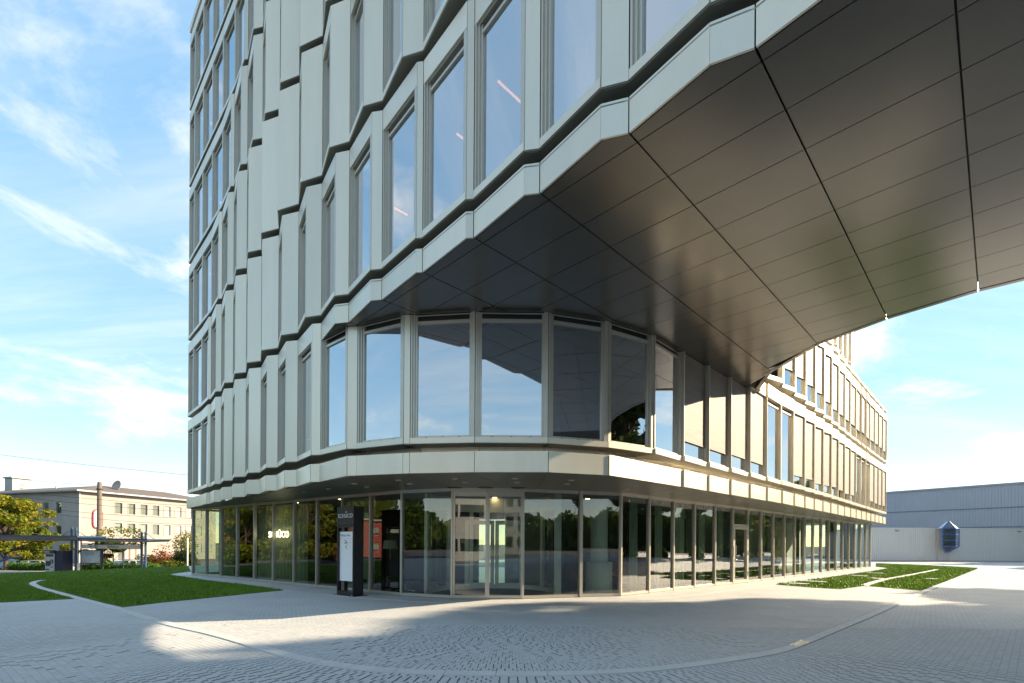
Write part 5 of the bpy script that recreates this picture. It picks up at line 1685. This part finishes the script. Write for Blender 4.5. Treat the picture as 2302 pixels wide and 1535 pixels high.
o_, a_ = Vector((-58, 12)), Vector((-.25, -.97)).normalized()*-1
a_ = Vector((.22, .975)).normalized(); n_ = Vector((a_.y, -a_.x))
o_ = Vector((-80, 2))
zb_ = gz(-60, 8)-.1
ops = [(2, 4, zb_+1.0, zb_+2.6), (6, 8, zb_+1.0, zb_+2.6), (10, 12, zb_+1.0, zb_+2.6), (2, 4, zb_+3.9, zb_+5.4), (6, 8, zb_+3.9, zb_+5.4), (10, 12, zb_+3.9, zb_+5.4)]
wall_open(red_h, o_, a_, n_, 15, zb_, zb_+6.4, ops, rbm)
for op in ops: house_window(red_h, o_, a_, n_, *op, cur=(curtl, .8), surround=False, mull=1)
MB().prism([o_-n_*.4, o_+a_*15-n_*.4, o_+a_*15-n_*9, o_-n_*9], zb_, zb_+6.3).build('rear_body', rbm, red_h)
MB().prism([o_+n_*.5-a_*.5, o_+a_*15.5+n_*.5, o_+a_*15.5-n_*9.5, o_-n_*9.5-a_*.5], zb_+6.4, zb_+6.7).build('roof', gut, red_h)
# buildings across the road behind the camera, mirrored in the entrance doors
def block(name, label, o_, a_, L, D, h, nx, nz, wm, rm, wh=1.5, ww=1.6, band=False, gable=0):
    t = thing(name, label, 'building')
    n_ = Vector((a_.y, -a_.x))
    ops = []
    for r_ in range(nz):
        z0 = 1.1 + r_*(h-1.0)/nz
        for q in range(nx):
            x = (q+.5)*L/nx
            w_ = (L/nx*.46) if band else ww/2
            ops.append((x-w_, x+w_, z0, z0+wh))
    wall_open(t, o_, a_, n_, L, -.1, h, ops, wm)
    for op in ops: house_window(t, o_, a_, n_, *op, surround=False)
    MB().prism([o_-n_*.4, o_+a_*L-n_*.4, o_+a_*L-n_*D, o_-n_*D], -.1, h-.1).build('rear_body', wm, t)
    m = MB()
    if gable:
        c = [o_-n_*-.3-a_*.3, o_+a_*(L+.3)+n_*.3, o_+a_*(L+.3)-n_*(D+.3), o_-n_*(D+.3)-a_*.3]
        k = o_+a_*L/2
        m.v = [(*c[0], h), (*c[1], h), (*c[2], h), (*c[3], h), (*(k+n_*.3), h+gable), (*(k-n_*(D+.3)), h+gable)]
        m.f = [(0, 4, 5, 3), (1, 2, 5, 4), (0, 1, 4), (3, 5, 2), (0, 3, 2, 1)]; m.mi = [0, 0, 1, 1, 0]
        m.build('roof', [rm, wm], t)
    else:
        m.prism([o_+n_*.3-a_*.3, o_+a_*(L+.3)+n_*.3, o_+a_*(L+.3)-n_*D, o_-n_*D-a_*.3], h, h+.5).build('roof', rm, t)
    return t
whm = mat('white_render', (.62, .61, .58), (.56, .55, .53), .6, .8)
crm = mat('cream_render', (.5, .46, .38), (.45, .42, .35), .6, .8)
slm = mat('slate_roof', (.07, .065, .065), (.05, .05, .05), 1, .7)
block('white_exhibition_hall', 'long white hall with dark window bands across the road behind the camera', Vector((-6, -34)), Vector((-.93, .37)).normalized(), 26, 14, 9.5, 8, 2, whm, gut, 1.6, band=True)
block('gabled_house', 'cream gabled house with steep dark roof across the road behind the camera', Vector((4.5, -42)), Vector((-1, 0)), 7, 10, 8, 2, 2, crm, slm, gable=5)
block('office_tower', 'white office tower with narrow windows across the road behind the camera', Vector((20, -58)), Vector((-1, 0)), 14, 12, 19, 7, 5, whm, gut, 1.9, 1.2)
block('yard_store', 'low grey store building behind the camera to the right', Vector((32, -36)), Vector((-.9, -.43)).normalized(), 14, 10, 6, 5, 1, hall2, gut, 1.6)
for q, (x, y, h, r_) in enumerate([(9, -40, 7, 3.2), (-2.5, -46, 8, 3.5), (15, -44, 8, 3.6)]):
    tree('garden_tree', 'garden tree between the houses behind the camera, %s' % ['right of the gabled house', 'left of the gabled house', 'in front of the office tower'][q], x, y, -.05, h, r_, 'green', 1.2, 4500, .24, 200+q, 20, 'garden trees across the road', .2)

# distant woods round the horizon outside the view
bl = []
wq = random.Random(77)
for q in range(260):
    a = math.radians(wq.uniform(50, 312))
    d = wq.uniform(120, 165)
    x, y = d*math.sin(a), d*math.cos(a)
    bl.append((x, y, wq.uniform(1, 6), wq.uniform(6, 10), wq.uniform(6, 10), wq.uniform(4, 7.5)))
wo = leaf_cloud('distant_woods', bl, 130000, 1.35, LM['green'], None, seed=9)
tag(wo, 'distant band of green woods on the horizon mirrored in the glass', 'woods', kind='stuff')
